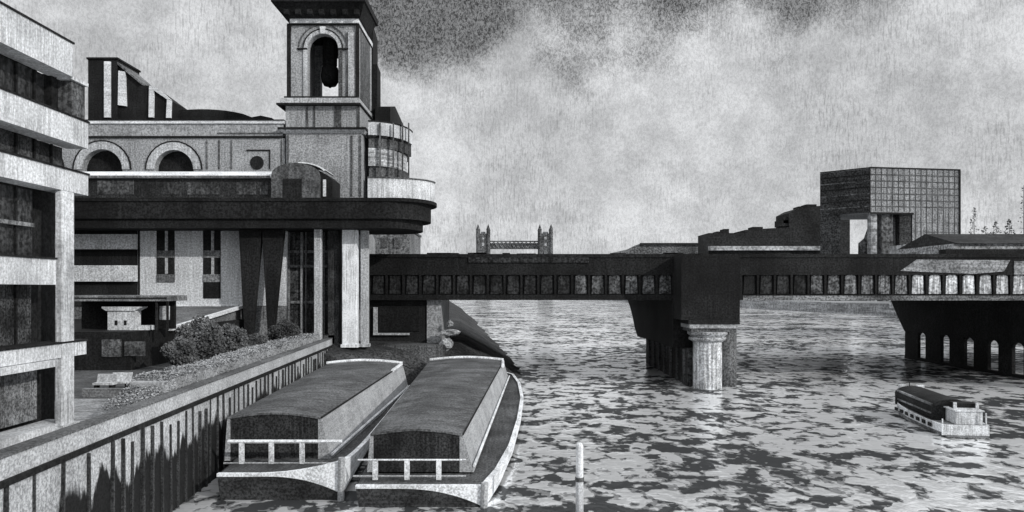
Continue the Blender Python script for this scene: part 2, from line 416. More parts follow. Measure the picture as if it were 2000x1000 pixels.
# stair box at the far end, upper storey
MB().box(FX-2.6, FX-.25, 42.3, 43.6, 22.91, 25.0).build('stair_box', DC0, nb)
MB().box(FX-2.9, FX-1.0, 41.7, 43.3, 22.9, 25.2).build('stair_window', SOOT, nb)
MB().box(FX-.9, FX-.1, 42.0, 43.7, 25.01, 25.2).build('landing', CONC, nb)

# ------------------------------------------------------------------ station wall (side of the train hall)
YW = 112.
ZT = WZ(236, YW)
sw = empty('station_building', (WX(350, YW), YW+4, 5.9), 'long grey station side wall with round arches left of the clock tower', 'building')
def archwall(x0, x1, z0, z1, arches, y0, y1, mat, parent, name, n=12):
    """wall with round-headed openings; arches = (cx, r, zbase, zspring)"""
    mb = MB(); arches = sorted(arches); xs = x0
    for (cx, r, zb, zs) in arches:
        mb.box(xs, cx-r, y0, y1, z0, z1)
        if zb > z0+.01: mb.box(cx-r, cx+r, y0, y1, z0, zb)
        for i in range(n):
            a0 = math.pi*(1-i/n); a1 = math.pi*(1-(i+1)/n)
            p0 = (cx+r*math.cos(a0), zs+r*math.sin(a0)); p1 = (cx+r*math.cos(a1), zs+r*math.sin(a1))
            mb.slabY([p0, p1, (p1[0], z1), (p0[0], z1)], y0, y1)
        xs = cx+r
    mb.box(xs, x1, y0, y1, z0, z1)
    return mb.build(name, mat, parent)
def ring(cx, r0, r1, zs, y0, y1, mat, parent, name='arch_ring', n=14, a_=0, b_=math.pi):
    mb = MB()
    for i in range(n):
        a0 = b_-(b_-a_)*i/n; a1 = b_-(b_-a_)*(i+1)/n
        mb.slabY([(cx+r0*math.cos(a0), zs+r0*math.sin(a0)), (cx+r0*math.cos(a1), zs+r0*math.sin(a1)),
                  (cx+r1*math.cos(a1), zs+r1*math.sin(a1)), (cx+r1*math.cos(a0), zs+r1*math.sin(a0))], y0, y1)
    return mb.build(name, mat, parent)
zs = WZ(331, YW)
ar = [(WX(200, YW), 2.95, zs-1.5, zs), (WX(340, YW), 2.85, zs-1.5, zs), (WX(-60, YW), 2.9, zs-1.5, zs), (WX(70, YW), 2.9, zs-1.5, zs)]
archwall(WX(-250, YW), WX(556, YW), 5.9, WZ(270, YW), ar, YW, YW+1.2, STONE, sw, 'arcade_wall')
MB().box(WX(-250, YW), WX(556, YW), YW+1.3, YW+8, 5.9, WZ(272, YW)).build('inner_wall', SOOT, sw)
for (cx, r, zb, z_) in ar:
    ring(cx, r, r+1.15, z_, YW-.16, YW-.003, STONE_L, sw)
    ring(cx, r+1.15, r+1.33, z_, YW-.22, YW-.003, SOOT, sw, 'arch_line')
MB().box(WX(-250, YW), WX(553, YW), YW-.25, YW+8, WZ(269.8, YW), WZ(266, YW)).build('string_course', SOOT, sw)
MB().box(WX(-250, YW), WX(553, YW), YW-.1, YW+8, WZ(266, YW), WZ(242, YW)).build('parapet', STONE, sw)
MB().box(WX(-250, YW), WX(556, YW), YW-.35, YW+8, WZ(242, YW), WZ(236.5, YW)).build('cornice', TRIM_L, sw)
MB().box(WX(-250, YW), WX(556, YW), YW-.45, YW+8, WZ(236.5, YW), WZ(234.5, YW)).build('cornice_line', SOOT, sw)
for px in (404, 428, 452, 553-3):
    MB().box(WX(px, YW)-.1, WX(px, YW)+.1, YW-.12, YW-.003, WZ(330, YW), WZ(274, YW)).build('pilaster_line', STONE_D, sw)
MB().box(WX(482, YW), WX(528, YW), YW-.14, YW-.003, WZ(295, YW), WZ(292.5, YW)).build('panel_line', SOOT, sw)
MB().box(WX(526, YW), WX(528, YW), YW-.14, YW-.003, WZ(330, YW), WZ(295, YW)).build('panel_line', SOOT, sw)
ring(WX(502, YW), 0.02, 1.0, WZ(318, YW), YW-.1, YW-.003, SOOT, sw, 'roundel', 20, 0, 2*math.pi)
MB().box(WX(425, YW), WX(552, YW), YW-.2, YW-.104, WZ(262, YW), WZ(259.5, YW)).build('parapet_line', STONE_D, sw)
# low dark curved roof behind the parapet
rf = MB(); pts = []
for i in range(13):
    t = i/12; pts.append((WX(325+205*t, YW+10), WZ(233-17*math.sin(math.pi*min(1, t*1.05+.12))**.6 if t < .85 else 233-17*(1-t)/.15*.5, YW+10)))
pts[-1] = (WX(535, YW+10), WZ(233, YW+10))
rf.slabY([(WX(325, YW+10), WZ(240, YW+10))]+[(WX(535, YW+10), WZ(240, YW+10))]+pts[::-1], YW+9, YW+30)
rf.build('curved_roof', SOOT, sw)
# roof plant house with pale posts
ph = empty('roof_pavilion', (WX(250, 118), 118, WZ(236, 118)), 'dark sloping roof pavilion with pale posts above the station wall', 'building')
Yp = 118.
MB().box(WX(172, Yp), WX(229, Yp), Yp, Yp+7, WZ(240, Yp), WZ(116, Yp)).build('tower_block', SOOT, ph)
MB().box(WX(170, Yp), WX(231, Yp), Yp-.2, Yp+7.2, WZ(116, Yp), WZ(112.5, Yp)).build('block_coping', IRON, ph)
MB().slabY([(WX(229.2, Yp), WZ(240, Yp)), (WX(333, Yp), WZ(240, Yp)), (WX(333, Yp), WZ(196, Yp)), (WX(292, Yp), WZ(166, Yp)), (WX(275, Yp), WZ(165, Yp)), (WX(229.2, Yp), WZ(128, Yp))], Yp+.4, Yp+6).build('sloping_hall', SOOT, ph)
def post(px0, px1, y0, y1, slope=0):
    MB().slabY([(WX(px0, Yp), WZ(y1, Yp)), (WX(px1, Yp), WZ(y1, Yp)), (WX(px1, Yp), WZ(y0+slope, Yp)), (WX(px0, Yp), WZ(y0, Yp))], Yp-.3, Yp-.003).build('pale_post', TRIM_L, ph)
post(205, 217, 121, 230)
def postb(p): MB().slabY([(WX(a, Yp), WZ(c, Yp)) for a, c in p], Yp, Yp+.397).build('pale_post', TRIM_L, ph)
postb([(230, 205), (246, 207), (244, 140), (231, 138)])
postb([(290, 229), (299, 229), (300, 176), (291, 168)])
postb([(324, 230), (333, 230), (334, 196), (326, 194)])
postb([(291, 167.5), (299, 175.5), (325.5, 193.5), (334, 195), (322, 184), (300, 168)][::1])
MB().slabY([(WX(229.5, Yp), WZ(126, Yp)), (WX(275, Yp), WZ(164, Yp)), (WX(275, Yp), WZ(160, Yp)), (WX(229.5, Yp), WZ(121, Yp))], Yp-.1, Yp+6.2).build('roof_edge', MID, ph)

# ------------------------------------------------------------------ tower
tw = empty('station_tower', (WX(633, YW), YW+5, 5.9), 'tall grey stone tower with open arched belfry and heavy black cornice', 'tower')
TX0, TX1 = WX(560, YW), WX(708, YW); TD = 10.5
y0t, y1t = YW, YW+TD
MB().box(TX0, TX1, y0t-.4, y1t, 5.9, WZ(262, YW)).build('shaft', STONE, tw)
for px in (564, 688, 705):
    MB().box(WX(px, YW)-.12, WX(px, YW)+.12, y0t-.55, y0t-.403, WZ(384, YW), WZ(266, YW)).build('shaft_line', STONE_D, tw)
# lower cornice: flared
MB().hexa([(TX0-.3, y0t-.6, WZ(262, YW)), (TX1+.3, y0t-.6, WZ(262, YW)), (TX1+.3, y1t, WZ(262, YW)), (TX0-.3, y1t, WZ(262, YW))],
          [(TX0-.9, y0t-1.1, WZ(256, YW)), (TX1+.6, y0t-1.1, WZ(256, YW)), (TX1+.6, y1t, WZ(256, YW)), (TX0-.9, y1t, WZ(256, YW))]).build('lower_cornice', STONE_L, tw)
MB().box(TX0-1.0, TX1+.7, y0t-1.2, y1t, WZ(256, YW), WZ(251.5, YW)).build('cornice_line', SOOT, tw)
SX0, SX1 = WX(558, YW), WX(703, YW)
MB().box(SX0, SX1, y0t, y1t, WZ(251.5, YW), WZ(207, YW)).build('panel_stage', STONE, tw)
for px, w_ in ((600, .14), (614, .14), (660, .5), (700, .2)):
    MB().box(WX(px, YW)-w_, WX(px, YW)+w_, y0t-.12, y0t-.003, WZ(250, YW), WZ(208, YW)).build('stage_line', STONE_D, tw)
MB().box(WX(543, YW), WX(706, YW), y0t-.9, y1t+.4, WZ(207, YW), WZ(203.5, YW)).build('ledge_line', SOOT, tw)
MB().box(WX(549, YW), WX(703, YW), y0t-.6, y1t+.2, WZ(203.5, YW), WZ(193, YW)).build('ledge', STONE_L, tw)
MB().box(WX(556, YW), WX(701, YW), y0t-.35, y1t, WZ(193, YW), WZ(189, YW)).build('ledge_top', SOOT, tw)
BX0, BX1 = WX(563, YW), WX(700, YW); zb0, zb1 = WZ(189, YW), WZ(50, YW)
cxb = WX(631, YW); rb = 2.25; zsp = WZ(96, YW)
archwall(BX0, BX1, zb0, zb1, [(cxb, rb, zb0, zsp)], y0t, y0t+1.3, STONE, tw, 'belfry_front')
cxb2 = cxb
archwall(BX0, BX1, zb0, zb1, [(cxb2, 2.7, zb0, zsp-.9)], y1t-1.3, y1t, STONE, tw, 'belfry_back')
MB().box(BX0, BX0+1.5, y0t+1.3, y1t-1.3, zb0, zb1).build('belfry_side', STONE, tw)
MB().box(BX1-1.5, BX1, y0t+1.3, y1t-1.3, zb0, zb1).build('belfry_side', STONE_D, tw)  # right side in darker stone: its shade put into the colour
ring(cxb, rb, rb+.55, zsp, y0t-.2, y0t-.003, STONE_L, tw)
ring(cxb, rb+.55, rb+.7, zsp, y0t-.26, y0t-.003, SOOT, tw, 'arch_line')
ring(cxb, rb+1.25, rb+1.4, zsp, y0t-.16, y0t-.003, STONE_D, tw, 'outer_arch_line', a_=.1, b_=math.pi-.1)
for s_ in (-1, 1):
    x = cxb+s_*(rb+1.9)
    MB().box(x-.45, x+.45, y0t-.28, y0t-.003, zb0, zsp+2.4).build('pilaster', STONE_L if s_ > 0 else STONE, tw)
    MB().box(x-.62-.1, x-.5, y0t-.2, y0t-.003, zb0, zsp+2.4).build('pilaster_line', STONE_D, tw)
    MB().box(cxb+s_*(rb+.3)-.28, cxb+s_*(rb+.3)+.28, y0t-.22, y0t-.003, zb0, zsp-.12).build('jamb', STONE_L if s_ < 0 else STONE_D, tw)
    MB().box(cxb+s_*(rb+.75)-.75, cxb+s_*(rb+.75)+.75, y0t-.3, y0t-.003, zsp-.12, zsp+.1).build('impost', SOOT, tw)
MB().box(BX0-.12, BX0+.45, y0t-.35, y0t-.003, zb0, zb1).build('corner_line', SOOT, tw)
MB().box(BX1-.3, BX1+.15, y0t-.35, y0t-.003, zb0, zb1).build('corner_line', SOOT, tw)
MB().slabY([(cxb-.28, zsp+rb-.1), (cxb+.28, zsp+rb-.1), (cxb+.42, zsp+rb+.95), (cxb-.42, zsp+rb+.95)], y0t-.42, y0t-.203).build('keystone', TRIM_L, tw)
# low screens in the arch: pale slabs either side
MB().box(cxb-rb, cxb+rb, y0t+4.6, y0t+4.9, zb1-.6, zb1).build('bell_beam', SOOT, tw)
bl = empty('bell', (cxb-.1, y0t+4.7, zb0+3.6), 'large dark bell hanging inside the open belfry arch', 'bell')
BZ = zsp-.2
MB().lathe(cxb-.1, y0t+4.7, [(.9, BZ-3.9), (1.25, BZ-3.3), (1.35, BZ-2.4), (1.2, BZ-1.2), (.6, BZ-.6)], 24).build('bell_body', IRON, bl, True)
MB().tube([(cxb-.1, y0t+4.7, BZ-.9), (cxb-.1, y0t+4.7, zb1-.5)], 1.1).build('headstock', IRON, bl)
MB().tube([(cxb-.1, y0t+4.7, BZ-4.2), (cxb-.1, y0t+4.7, BZ-3)], .2).build('clapper', IRON, bl)
# cornice
MB().box(BX0-.1, BX1+.1, y0t-.3, y1t, zb1, WZ(47, YW)).build('frieze_line', SOOT, tw)
MB().box(WX(568, YW), WX(702, YW), y0t-.55, y1t+.2, WZ(47, YW), WZ(39, YW)).build('frieze', TRIM_L, tw)
x0, x1 = WX(562, YW), WX(705, YW)
MB().hexa([(x0, y0t-.7, WZ(39, YW)), (x1, y0t-.7, WZ(39, YW)), (x1, y0t+7, WZ(39, YW)), (x0, y0t+7, WZ(39, YW))],
          [(x0-1.4, y0t-2.2, WZ(15, YW)), (x1+.9, y0t-2.2, WZ(15, YW)), (x1+.9, y0t+7.5, WZ(15, YW)), (x0-1.4, y0t+7.5, WZ(15, YW))]).build('cornice', IRON, tw)
MB().box(x0-1.7, x1+1.1, y0t-2.5, y0t+8, WZ(15, YW), WZ(3, YW)).build('cornice_top', IRON, tw)
MB().box(x0-.4, x1+.3, y0t-1, y0t+7, WZ(3, YW), WZ(-14, YW)).build('attic', STONE_L, tw)
for i in range(7):
    x = x0+.3+(x1-x0-.6)*i/6
    MB().box(x-.35, x+.35, y0t-1.9, y0t-.6, WZ(36, YW), WZ(27, YW)).build('corbel', IRON, tw)
zt_ = WZ(-14, YW)
MB().lathe(WX(633, YW), YW+3, [(4.6, zt_), (4.9, zt_+1), (4.2, zt_+4), (2.6, zt_+7), (.8, zt_+9), (.2, zt_+12)], 20).build('dome', IRON, tw, True)
# dark block added behind the right corner for the tower's shaded side
MB().slabX([(YW+TD+.2, WZ(250, YW)), (YW+TD+4.5, WZ(250, YW)), (YW+TD+4.5, WZ(60, 122)), (YW+TD+.2, WZ(45, 122))], WX(700, 122), WX(727, 122)).build('side_shade_block', SOOT, tw)
MB().slabX([(YW+TD+.4, WZ(250, YW)), (YW+TD+3.5, WZ(250, YW)), (YW+TD+3.5, WZ(128, 122)), (YW+TD+.4, WZ(122, 122))], WX(727.2, 122), WX(735, 122)).build('side_shade_buttress', IRON, tw)

# ------------------------------------------------------------------ rounded terraces right of the tower
tb = empty('terrace_building', (WX(760, 118), 118, 5.9), 'pale rounded stacked terraces wrapping the right side of the tower', 'building')
def rterr(xr, y0, ry, z0, z1, name, mat, xl=TX1+.72, back=None, n=14, rx=None):
    rx = rx or (xr-xl)*.98; back = back or ry+.01
    poly = [(xl, y0)]+[(xr-rx+rx*math.sin(math.pi/2*i/n), y0+ry-ry*math.cos(math.pi/2*i/n)) for i in range(n+1)]+[(xr, y0+back), (xl, y0+back)]
    MB().prism(poly, z0, z1).build(name, mat, tb, bevel=0)
WH2 = etch('white_terrace', .62, 5, .25, 'v', 4, .45, .2, .15)
rterr(WX(803, 119), YW+.5, 8, WZ(262, YW), WZ(236, YW), 'upper_balcony', WH2)
rterr(WX(804, 119), YW+.4, 8.2, WZ(236, YW), WZ(233.5, YW), 'upper_coping', SOOT)
rterr(WX(800, 119), YW+.9, 8, WZ(286, YW), WZ(262, YW), 'upper_windows', STONE_D)
rterr(WX(800, 119), YW+.6, 8, WZ(266, YW), WZ(261, YW), 'upper_shadow_line', IRON)
rterr(WX(793, 119), YW+.7, 7.4, WZ(322, YW), WZ(287, YW), 'middle_balcony', etch('hatched_terrace', .5, 4, .4, 'h', 3, .7, .3, .3))
rterr(WX(796, 119), YW+1.2, 7.4, WZ(350, YW), WZ(322, YW), 'lower_windows', STONE_D)
rterr(WX(846, 116), YW+.2, 6, WZ(392, YW), WZ(347, YW), 'lower_balcony', WH2, rx=9)
rterr(WX(848, 116), YW+.1, 6.1, WZ(347, YW), WZ(344.5, YW), 'lower_coping', STONE_D, rx=9)
MB().slabX([(YW+9, WZ(250, YW)), (YW+30, WZ(250, YW)), (YW+30, WZ(225, 125)), (YW+14, WZ(205, 125)), (YW+9, WZ(220, 125))], WX(735, 122), WX(770, 125)).build('roof_house', SOOT, tb)
for px in (742, 768, 786, 798):
    Yq = YW+.5+(.0 if px < 760 else (px-760)/40*4.2)
    MB().box(WX(px, Yq)-.09, WX(px, Yq)+.09, Yq-.12, Yq+.3, WZ(350, Yq), WZ(240, Yq)).build('balcony_post', STONE_D, tb)

# ------------------------------------------------------------------ elevated dark deck with rounded end
YD = 98.
ed = empty('elevated_deck', (WX(500, YD), YD+6, 5.9), 'long black elevated deck with a rounded end carried on columns', 'walkway')
zl, zu = WZ(445, YD), WZ(386, YD)
def deckpoly(xr, y0, y1, xl=-95):
    ry = (y1-y0)/2
    return [(xl, y0)]+[(xr-ry*.75+ry*.75*math.sin(math.pi*i/16), y0+ry-ry*math.cos(math.pi*i/16)) for i in range(17)]+[(xl, y1)]
xr = WX(848, YD+6)
MB().prism(deckpoly(xr-1.6, YD+.5, YD+12.2), zl, zl+1.2).build('lower_slab', IRON, ed)
MB().prism(deckpoly(xr-.5, YD+.15, YD+12.6), zl+1.2, zu-.45).build('fascia', IRON, ed)
MB().prism(deckpoly(xr+.3, YD, YD+12.8), zu-.45, zu).build('deck_edge', IRON, ed)
# round-roofed arcade standing on the deck
YA = 104.
ac = empty('arcade', (WX(400, YA), YA+3, zu), 'low dark glazed arcade with pale curved roof standing on the black deck', 'arcade')
za = zu
MB().box(WX(60, YA), WX(545, YA), YA, YA+5, za, WZ(348, YA)).build('glazed_wall', GLASSD, ac)
GP = etch('grey_pane', .075, 3, .6, 'v', 4, .5, .5, .3)
for a_, c_ in ((190, 262), (320, 350), (366, 430), (462, 500), (508, 524)):
    MB().box(WX(a_, YA), WX(c_, YA), YA-.08, YA-.003, WZ(380, YA), WZ(356 if a_ != 190 else 352, YA)).build('pane', GP, ac)
rp = []
for i in range(9):
    t = i/8; rp.append((YA-.5+4*(1-math.cos(t*math.pi/2)), WZ(348, YA)+1.3*math.sin(t*math.pi/2)))
MB().slabX([(YA-.5, WZ(348, YA)-.05)]+[(YA+5.2, WZ(348, YA)-.05), (YA+5.2, rp[-1][1])]+rp[::-1], WX(60, YA), WX(545, YA)).build('curved_roof', TRIM_L, ac)
MB().box(WX(60, YA), WX(530, YA), YA-.62, YA-.5, WZ(346, YA)-.15, WZ(344, YA)).build('gutter', MID, ac)
# barrel pavilion at its right end
cx_, r_ = WX(578, YA-1), 3.2
bp = [(cx_-r_, za), (cx_+r_, za)]+[(cx_+r_*math.cos(math.pi*i/14), WZ(345, YA)+(r_*.52)*math.sin(math.pi*i/14)) for i in range(15)]
MB().slabY(bp, YA-1.4, YA+4).build('barrel_pavilion', etch('pavilion_grey', .10, 4, .5, 'v', 4, .4, .3, .3), ac)
MB().box(cx_-1.6, cx_+.9, YA-1.5, YA-1.403, za, WZ(352, YA)).build('pavilion_door', SOOT, ac)
# receding pale flank of the barrel
bq = [(x+2.6, z-.25) for x, z in bp]
MB().slabY([(cx_+r_+.01, za), (cx_+r_+1.6, za), (cx_+r_+1.6, WZ(352, YA)), (cx_+r_+.9, WZ(343, YA)), (cx_+r_+.01, WZ(336, YA))], YA-.6, YA+4).build('pavilion_flank', SOOT, ac)
mb = MB()
for i in range(8):
    a0 = math.pi/2-.9*i/8*1.3; a1 = math.pi/2-.9*(i+1)/8*1.3
    f_ = lambda a, k: (cx_+.3+(r_+k)*math.cos(a)*1.15, WZ(345, YA)+(r_+k)*.52*math.sin(a))
    mb.slabY([f_(a1, .02), f_(a1, .28), f_(a0, .28), f_(a0, .02)][::-1], YA-1.0, YA+4.1)
mb.build('barrel_rim', TRIM_L, ac)
MB().box(cx_+r_+.35, cx_+r_+.75, YA-.7, YA-.603, za+.8, WZ(352, YA)).build('pale_jamb', TRIM_L, ac)

# columns carrying the deck
def col(name, px0, px1, Y, mat, label, pbase=None, group=None, w1=None, pb=None):
    z0 = 5.9
    x0, x1 = WX(px0, Y), WX(px1, Y)
    d = max(.6, (x1-x0)*.8) if not pb else 1.0
    if pb: a, c = WX(pb[0], Y), WX(pb[1], Y)
    else: a, c = x0, x1
    r = empty(name, ((a+c)/2, Y+d/2, z0), label, 'column', group)
    MB().hexa([(a, Y, z0), (c, Y, z0), (c, Y+d, z0), (a, Y+d, z0)], [(x0, Y, zl-.004), (x1, Y, zl-.004), (x1, Y+d, zl-.004), (x0, Y+d, zl-.004)]).build('column_shaft', mat, r, bevel=.06)
    MB().box(a-.15, c+.15, Y-.15, Y+d+.15, z0-.05, z0+.35).build('column_foot', mat, r)
    return r
WC = etch('white_column_paint', .88, 5, .2, 'v', 6, .5, .12, .3)
col('column', 668, 697, 101, WC, 'brightest white square column near the bridge end of the black deck')
col('column', 704, 719, 102, STONE_L, 'slim pale column right of the bright white one beside the bridge')
col('column', 613, 627, 100, STONE_L, 'slim grey column in front of the streaked glass under the deck')
col('tapered_column', 466, 510.5, 100, IRON, 'widest black tapered column, narrowing toward its foot', pb=(478, 490))
col('tapered_column', 511, 554, 100, IRON, 'narrow black tapered column right of the widest one', pb=(524, 531))
DC = etch('dark_column_grey', .05, 4, .6, 'v', 6, .6, .6, .3)
col('column', 640, 662, 102, DC, 'dark stained column directly left of the bright white column')

# building under and behind the deck
YB = 104.
lb = empty('riverside_building', (WX(400, YB), YB+1, 5.9), 'pale facade with tall narrow window slots seen under the black deck', 'building')
zbt = zl+3
def pxbox(px0, px1, py0, py1, Y, d, name, mat, par, **k):
    return MB().box(WX(px0, Y), WX(px1, Y), Y-d, Y, WZ(py1, Y), WZ(py0, Y)).build(name, mat, par, **k)
FAC = etch('pale_facade', .66, 4.5, .3, 'v', 3.5, .25, .1, .12)
pxbox(275, 562, 425, 597, YB, .9, 'pale_wall', FAC, lb)
pxbox(-60, 562, 597, 669, YB, .8, 'base_wall', MID, lb)
for (a, c, y1) in ((312, 347, 551), (402, 436, 583)):
    f = MB().box(WX(a, YB), WX(c, YB), YB-.94, YB-.903, WZ(y1, YB), WZ(450, YB)).build('window', SOOT, lb)
    for (s0, s1) in ((490, 504), (536, 551)):
        if s1 <= y1: MB().box(WX(a, YB)+.05, WX(c, YB)-.05, YB-1.05, YB-.943, WZ(s1, YB), WZ(s0, YB)).build('spandrel', MID, f)
    m_ = (a+c)/2+2
    MB().box(WX(m_, YB)-.18, WX(m_, YB)+.18, YB-1.04, YB-.943, WZ(y1-16 if y1 < 560 else y1-44, YB), WZ(452, YB)).build('mullion', STONE_L, f)
MB().box(WX(280, YB), WX(470, YB), YB-1.1, YB-.903, WZ(600, YB), WZ(594, YB)).build('base_ledge', TRIM_L, lb)
MB().box(WX(278, YB)-.12, WX(278, YB)+.12, YB-1.0, YB-.903, WZ(595, YB), WZ(450, YB)).build('corner_line', SOOT, lb)
# banded wing left
for (a, c) in ((459, 488), (519, 550)):
    MB().box(WX(90, YB), WX(276, YB), YB-1.6, YB, WZ(c, YB), WZ(a, YB)).build('concrete_band', etch('wing_band', .62, 4.5, .35, 'v', 4, .3, .15, .2), lb)
MB().box(WX(0, YB), WX(274, YB), YB-1.0, YB, WZ(597, YB), WZ(425, YB)).build('dark_glazing', SOOT, lb)
MB().box(WX(90, YB), WX(276, YB), YB-1.7, YB, WZ(489.5, YB), WZ(488, YB)).build('band_line', IRON, lb)

# streaked glass front between tapered and white columns
gf = empty('glass_front', (WX(610, 106), 105.5, 5.9), 'dark streaked glass front with pale uprights between the columns', 'facade')
GS = etch('streaked_glass', .06, 3.5, .8, 'v', 5, .8, .9, .25, rough=.5)
pxbox(562, 668, 430, 669, 106, .5, 'glass_wall', GS, gf)
for px, w_, m_ in ((566, .35, MID), (592, .3, STONE), (600, .12, MID), (634, .4, MID), (655, .2, STONE), (648, .1, MID)):
    MB().box(WX(px, 106)-w_/2, WX(px, 106)+w_/2, 105.2, 105.497, 5.9, zl).build('upright', m_, gf)
for py in (492, 590, 520):
    MB().box(WX(563, 106), WX(667, 106), 105.3, 105.499, WZ(py+2.5, 106), WZ(py-2.5, 106)).build('transom', MID, gf)

# terrace with ramp, kiosk on it
YT = 72.
TZ = 9.5
tr = empty('terrace', (WX(240, YT), YT+8, 5.9), 'dark raised terrace with a pale edged ramp left of the shrubs', 'terrace')
MB().box(-60, WX(330, 80), YT, 104, 5.9, TZ).build('terrace_block', SOOT, tr)
RS = etch('ramp_surface', .16, 5, .5, 'v', 5, .4, .3, .3)
a = W(330, 641, 80); c = W(470, 598, 103)
MB().hexa([(a[0]-9, 80, 5.9), (a[0], 80, 5.9), (c[0], 103, 5.9), (c[0]-9, 103, 5.9)],
          [(a[0]-9, 80, TZ+.02), (a[0], 80, a[2]), (c[0], 103, c[2]), (c[0]-9, 103, c[2])]).build('ramp', RS, tr)
MB().hexa([(a[0]+.004, 79.8, a[2]-.25), (a[0]+.5, 79.8, a[2]-.25), (c[0]+.5, 103, c[2]-.25), (c[0]+.004, 103, c[2]-.25)],
          [(a[0]+.004, 79.8, a[2]+.15), (a[0]+.5, 79.8, a[2]+.15), (c[0]+.5, 103, c[2]+.15), (c[0]+.004, 103, c[2]+.15)]).build('ramp_edge', TRIM_L, tr)
for (a_, b_, c_, d_) in ((200, 237, 663, 697), (244, 284, 667, 695)):
    MB().box(WX(a_, YT), WX(c_ if False else b_, YT), YT-.12, YT-.003, WZ(d_, YT), WZ(c_, YT)).build('wall_panel', etch('panel_grey', .11, 5, .6, 'v', 4, .4, .5, .4), tr)
YK = 75.
kk = empty('kiosk', (WX(240, YK), YK+2, TZ), 'flat roofed open kiosk on the dark terrace', 'kiosk')
MB().box(WX(130, YK), WX(332, YK), YK-.5, YK+4, WZ(588, YK), WZ(577, YK)).build('roof', etch('kiosk_roof', .22, 6, .5, 'h', 5, .5, .5, .4), kk)
MB().box(WX(130, YK), WX(330, YK), YK-.56, YK-.503, WZ(583, YK), WZ(581, YK)).build('roof_line', SOOT, kk)
MB().box(WX(130, YK), WX(318, YK), YK+2.6, YK+3, TZ, WZ(588, YK)).build('back_wall', SOOT, kk)
for px in (142, 308, 329): MB().box(WX(px, YK)-.09, WX(px, YK)+.09, YK-.3, YK-.1, TZ, WZ(588, YK)).build('roof_post', IRON, kk)
MB().box(WX(306, YK), WX(322, YK), YK+.6, YK+1.1, WZ(625, YK), WZ(598, YK)).build('side_panel', STONE_L, kk)
ct = empty('counter', (WX(235, YK), YK+.6, TZ), 'pale flared serving counter standing inside the kiosk', 'counter')
PC = etch('pale_counter', .62, 6, .3, 'v', 5, .3, .2, .4)
MB().box(WX(208, YK), WX(262, YK), YK+.2, YK+1.4, TZ, WZ(607, YK)).build('counter_body', PC, ct)
MB().slabY([(WX(206, YK), WZ(607, YK)), (WX(262, YK), WZ(607, YK)), (WX(274, YK), WZ(601, YK)), (WX(274, YK), WZ(599, YK)), (WX(198, YK), WZ(599, YK)), (WX(198, YK), WZ(602, YK))], YK+.05, YK+1.5).build('counter_top', PC, ct)
MB().box(WX(262.3, YK), WX(290, YK), YK+.3, YK+1.3, TZ, TZ+.45).build('step', PC, ct)
for px in (225, 243): MB().box(WX(px, YK)-.12, WX(px, YK)+.12, YK+.15, YK+.197, TZ+.5, TZ+.95).build('hatch', SOOT, ct)

# pale seats and low wall on the quay below the terrace
Yb = 58.
def bench(px, Y, label):
    x = WX(px, Y)
    r = empty('bench', (x, Y, 5.9), label, 'bench', 'benches on the quay')
    MB().box(x-.75, x+.75, Y-.3, Y+.4, 6.3, 6.45).build('seat', PC, r)
    MB().slabX([(Y+.3, 6.45), (Y+.42, 6.45), (Y+.6, 7.05), (Y+.48, 7.05)], x-.75, x+.75).build('backrest', PC, r)
    for s_ in (-.6, .6): MB().box(x+s_-.07, x+s_+.07, Y-.25, Y+.35, 5.9, 6.3).build('leg', SOOT, r)
bench(204, 58, 'left of two pale benches in front of the dark terrace')
bench(233, 59, 'right of two pale benches in front of the dark terrace')
lw = MB().box(WX(160, 54), WX(255, 54), 54, 54.5, 5.9, 6.5).build('low_wall', etch('low_wall_grey', .2, 6, .4, 'h', 6, .4, .3, .3))
tag(lw, 'low grey wall across the quay in front of the pale benches', 'wall')

# ------------------------------------------------------------------ railway bridge
BY0, BY1 = 110., 156.
br = empty('railway_bridge', (40, 130, 0), 'long black iron railway bridge crossing the whole river', 'bridge')
zb, zm0, zm1, ztp = WZ(586, BY0), WZ(574, BY0), WZ(537, BY0), WZ(496, BY0)
XL, XR = WX(716, BY0), 135.
MB().box(XL, XR, BY0+.5, BY1, zb+.3, zm1+.6).build('deck_body', SOOT, br)
MB().box(XL, XR, BY0, BY1, zm1, ztp-.5).build('parapet_girder', IRON, br)
MB().box(XL, XR, BY0-.15, BY0+.9, ztp-.5, ztp).build('top_flange', IRON, br)
MB().box(XL, XR, BY0-.25, BY0+.497, zb, zm0-.1).build('bottom_flange', IRON, br)
FL = etch('grey_flange', .15, 4, .6, 'h', 2, .6, .5, .1)
MB().box(WX(1450, BY0), XR, BY0-.3, BY0-.253, zb-.05, zm0-.25).build('flange_plate', FL, br)
P1 = etch('girder_panel_dark', .026, 3, .8, 'v', 4, .6, .6, .3)
P2 = etch('girder_panel_mid', .085, 3, .8, 'v', 4, .7, .6, .3)
P3 = etch('girder_panel_lit', .66, 3, .5, 'v', 4, .7, .3, .3)
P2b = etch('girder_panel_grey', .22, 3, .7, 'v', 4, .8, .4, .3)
x = XL+.8; i = 0  # panel tones step paler rightward: caught light put into their colour
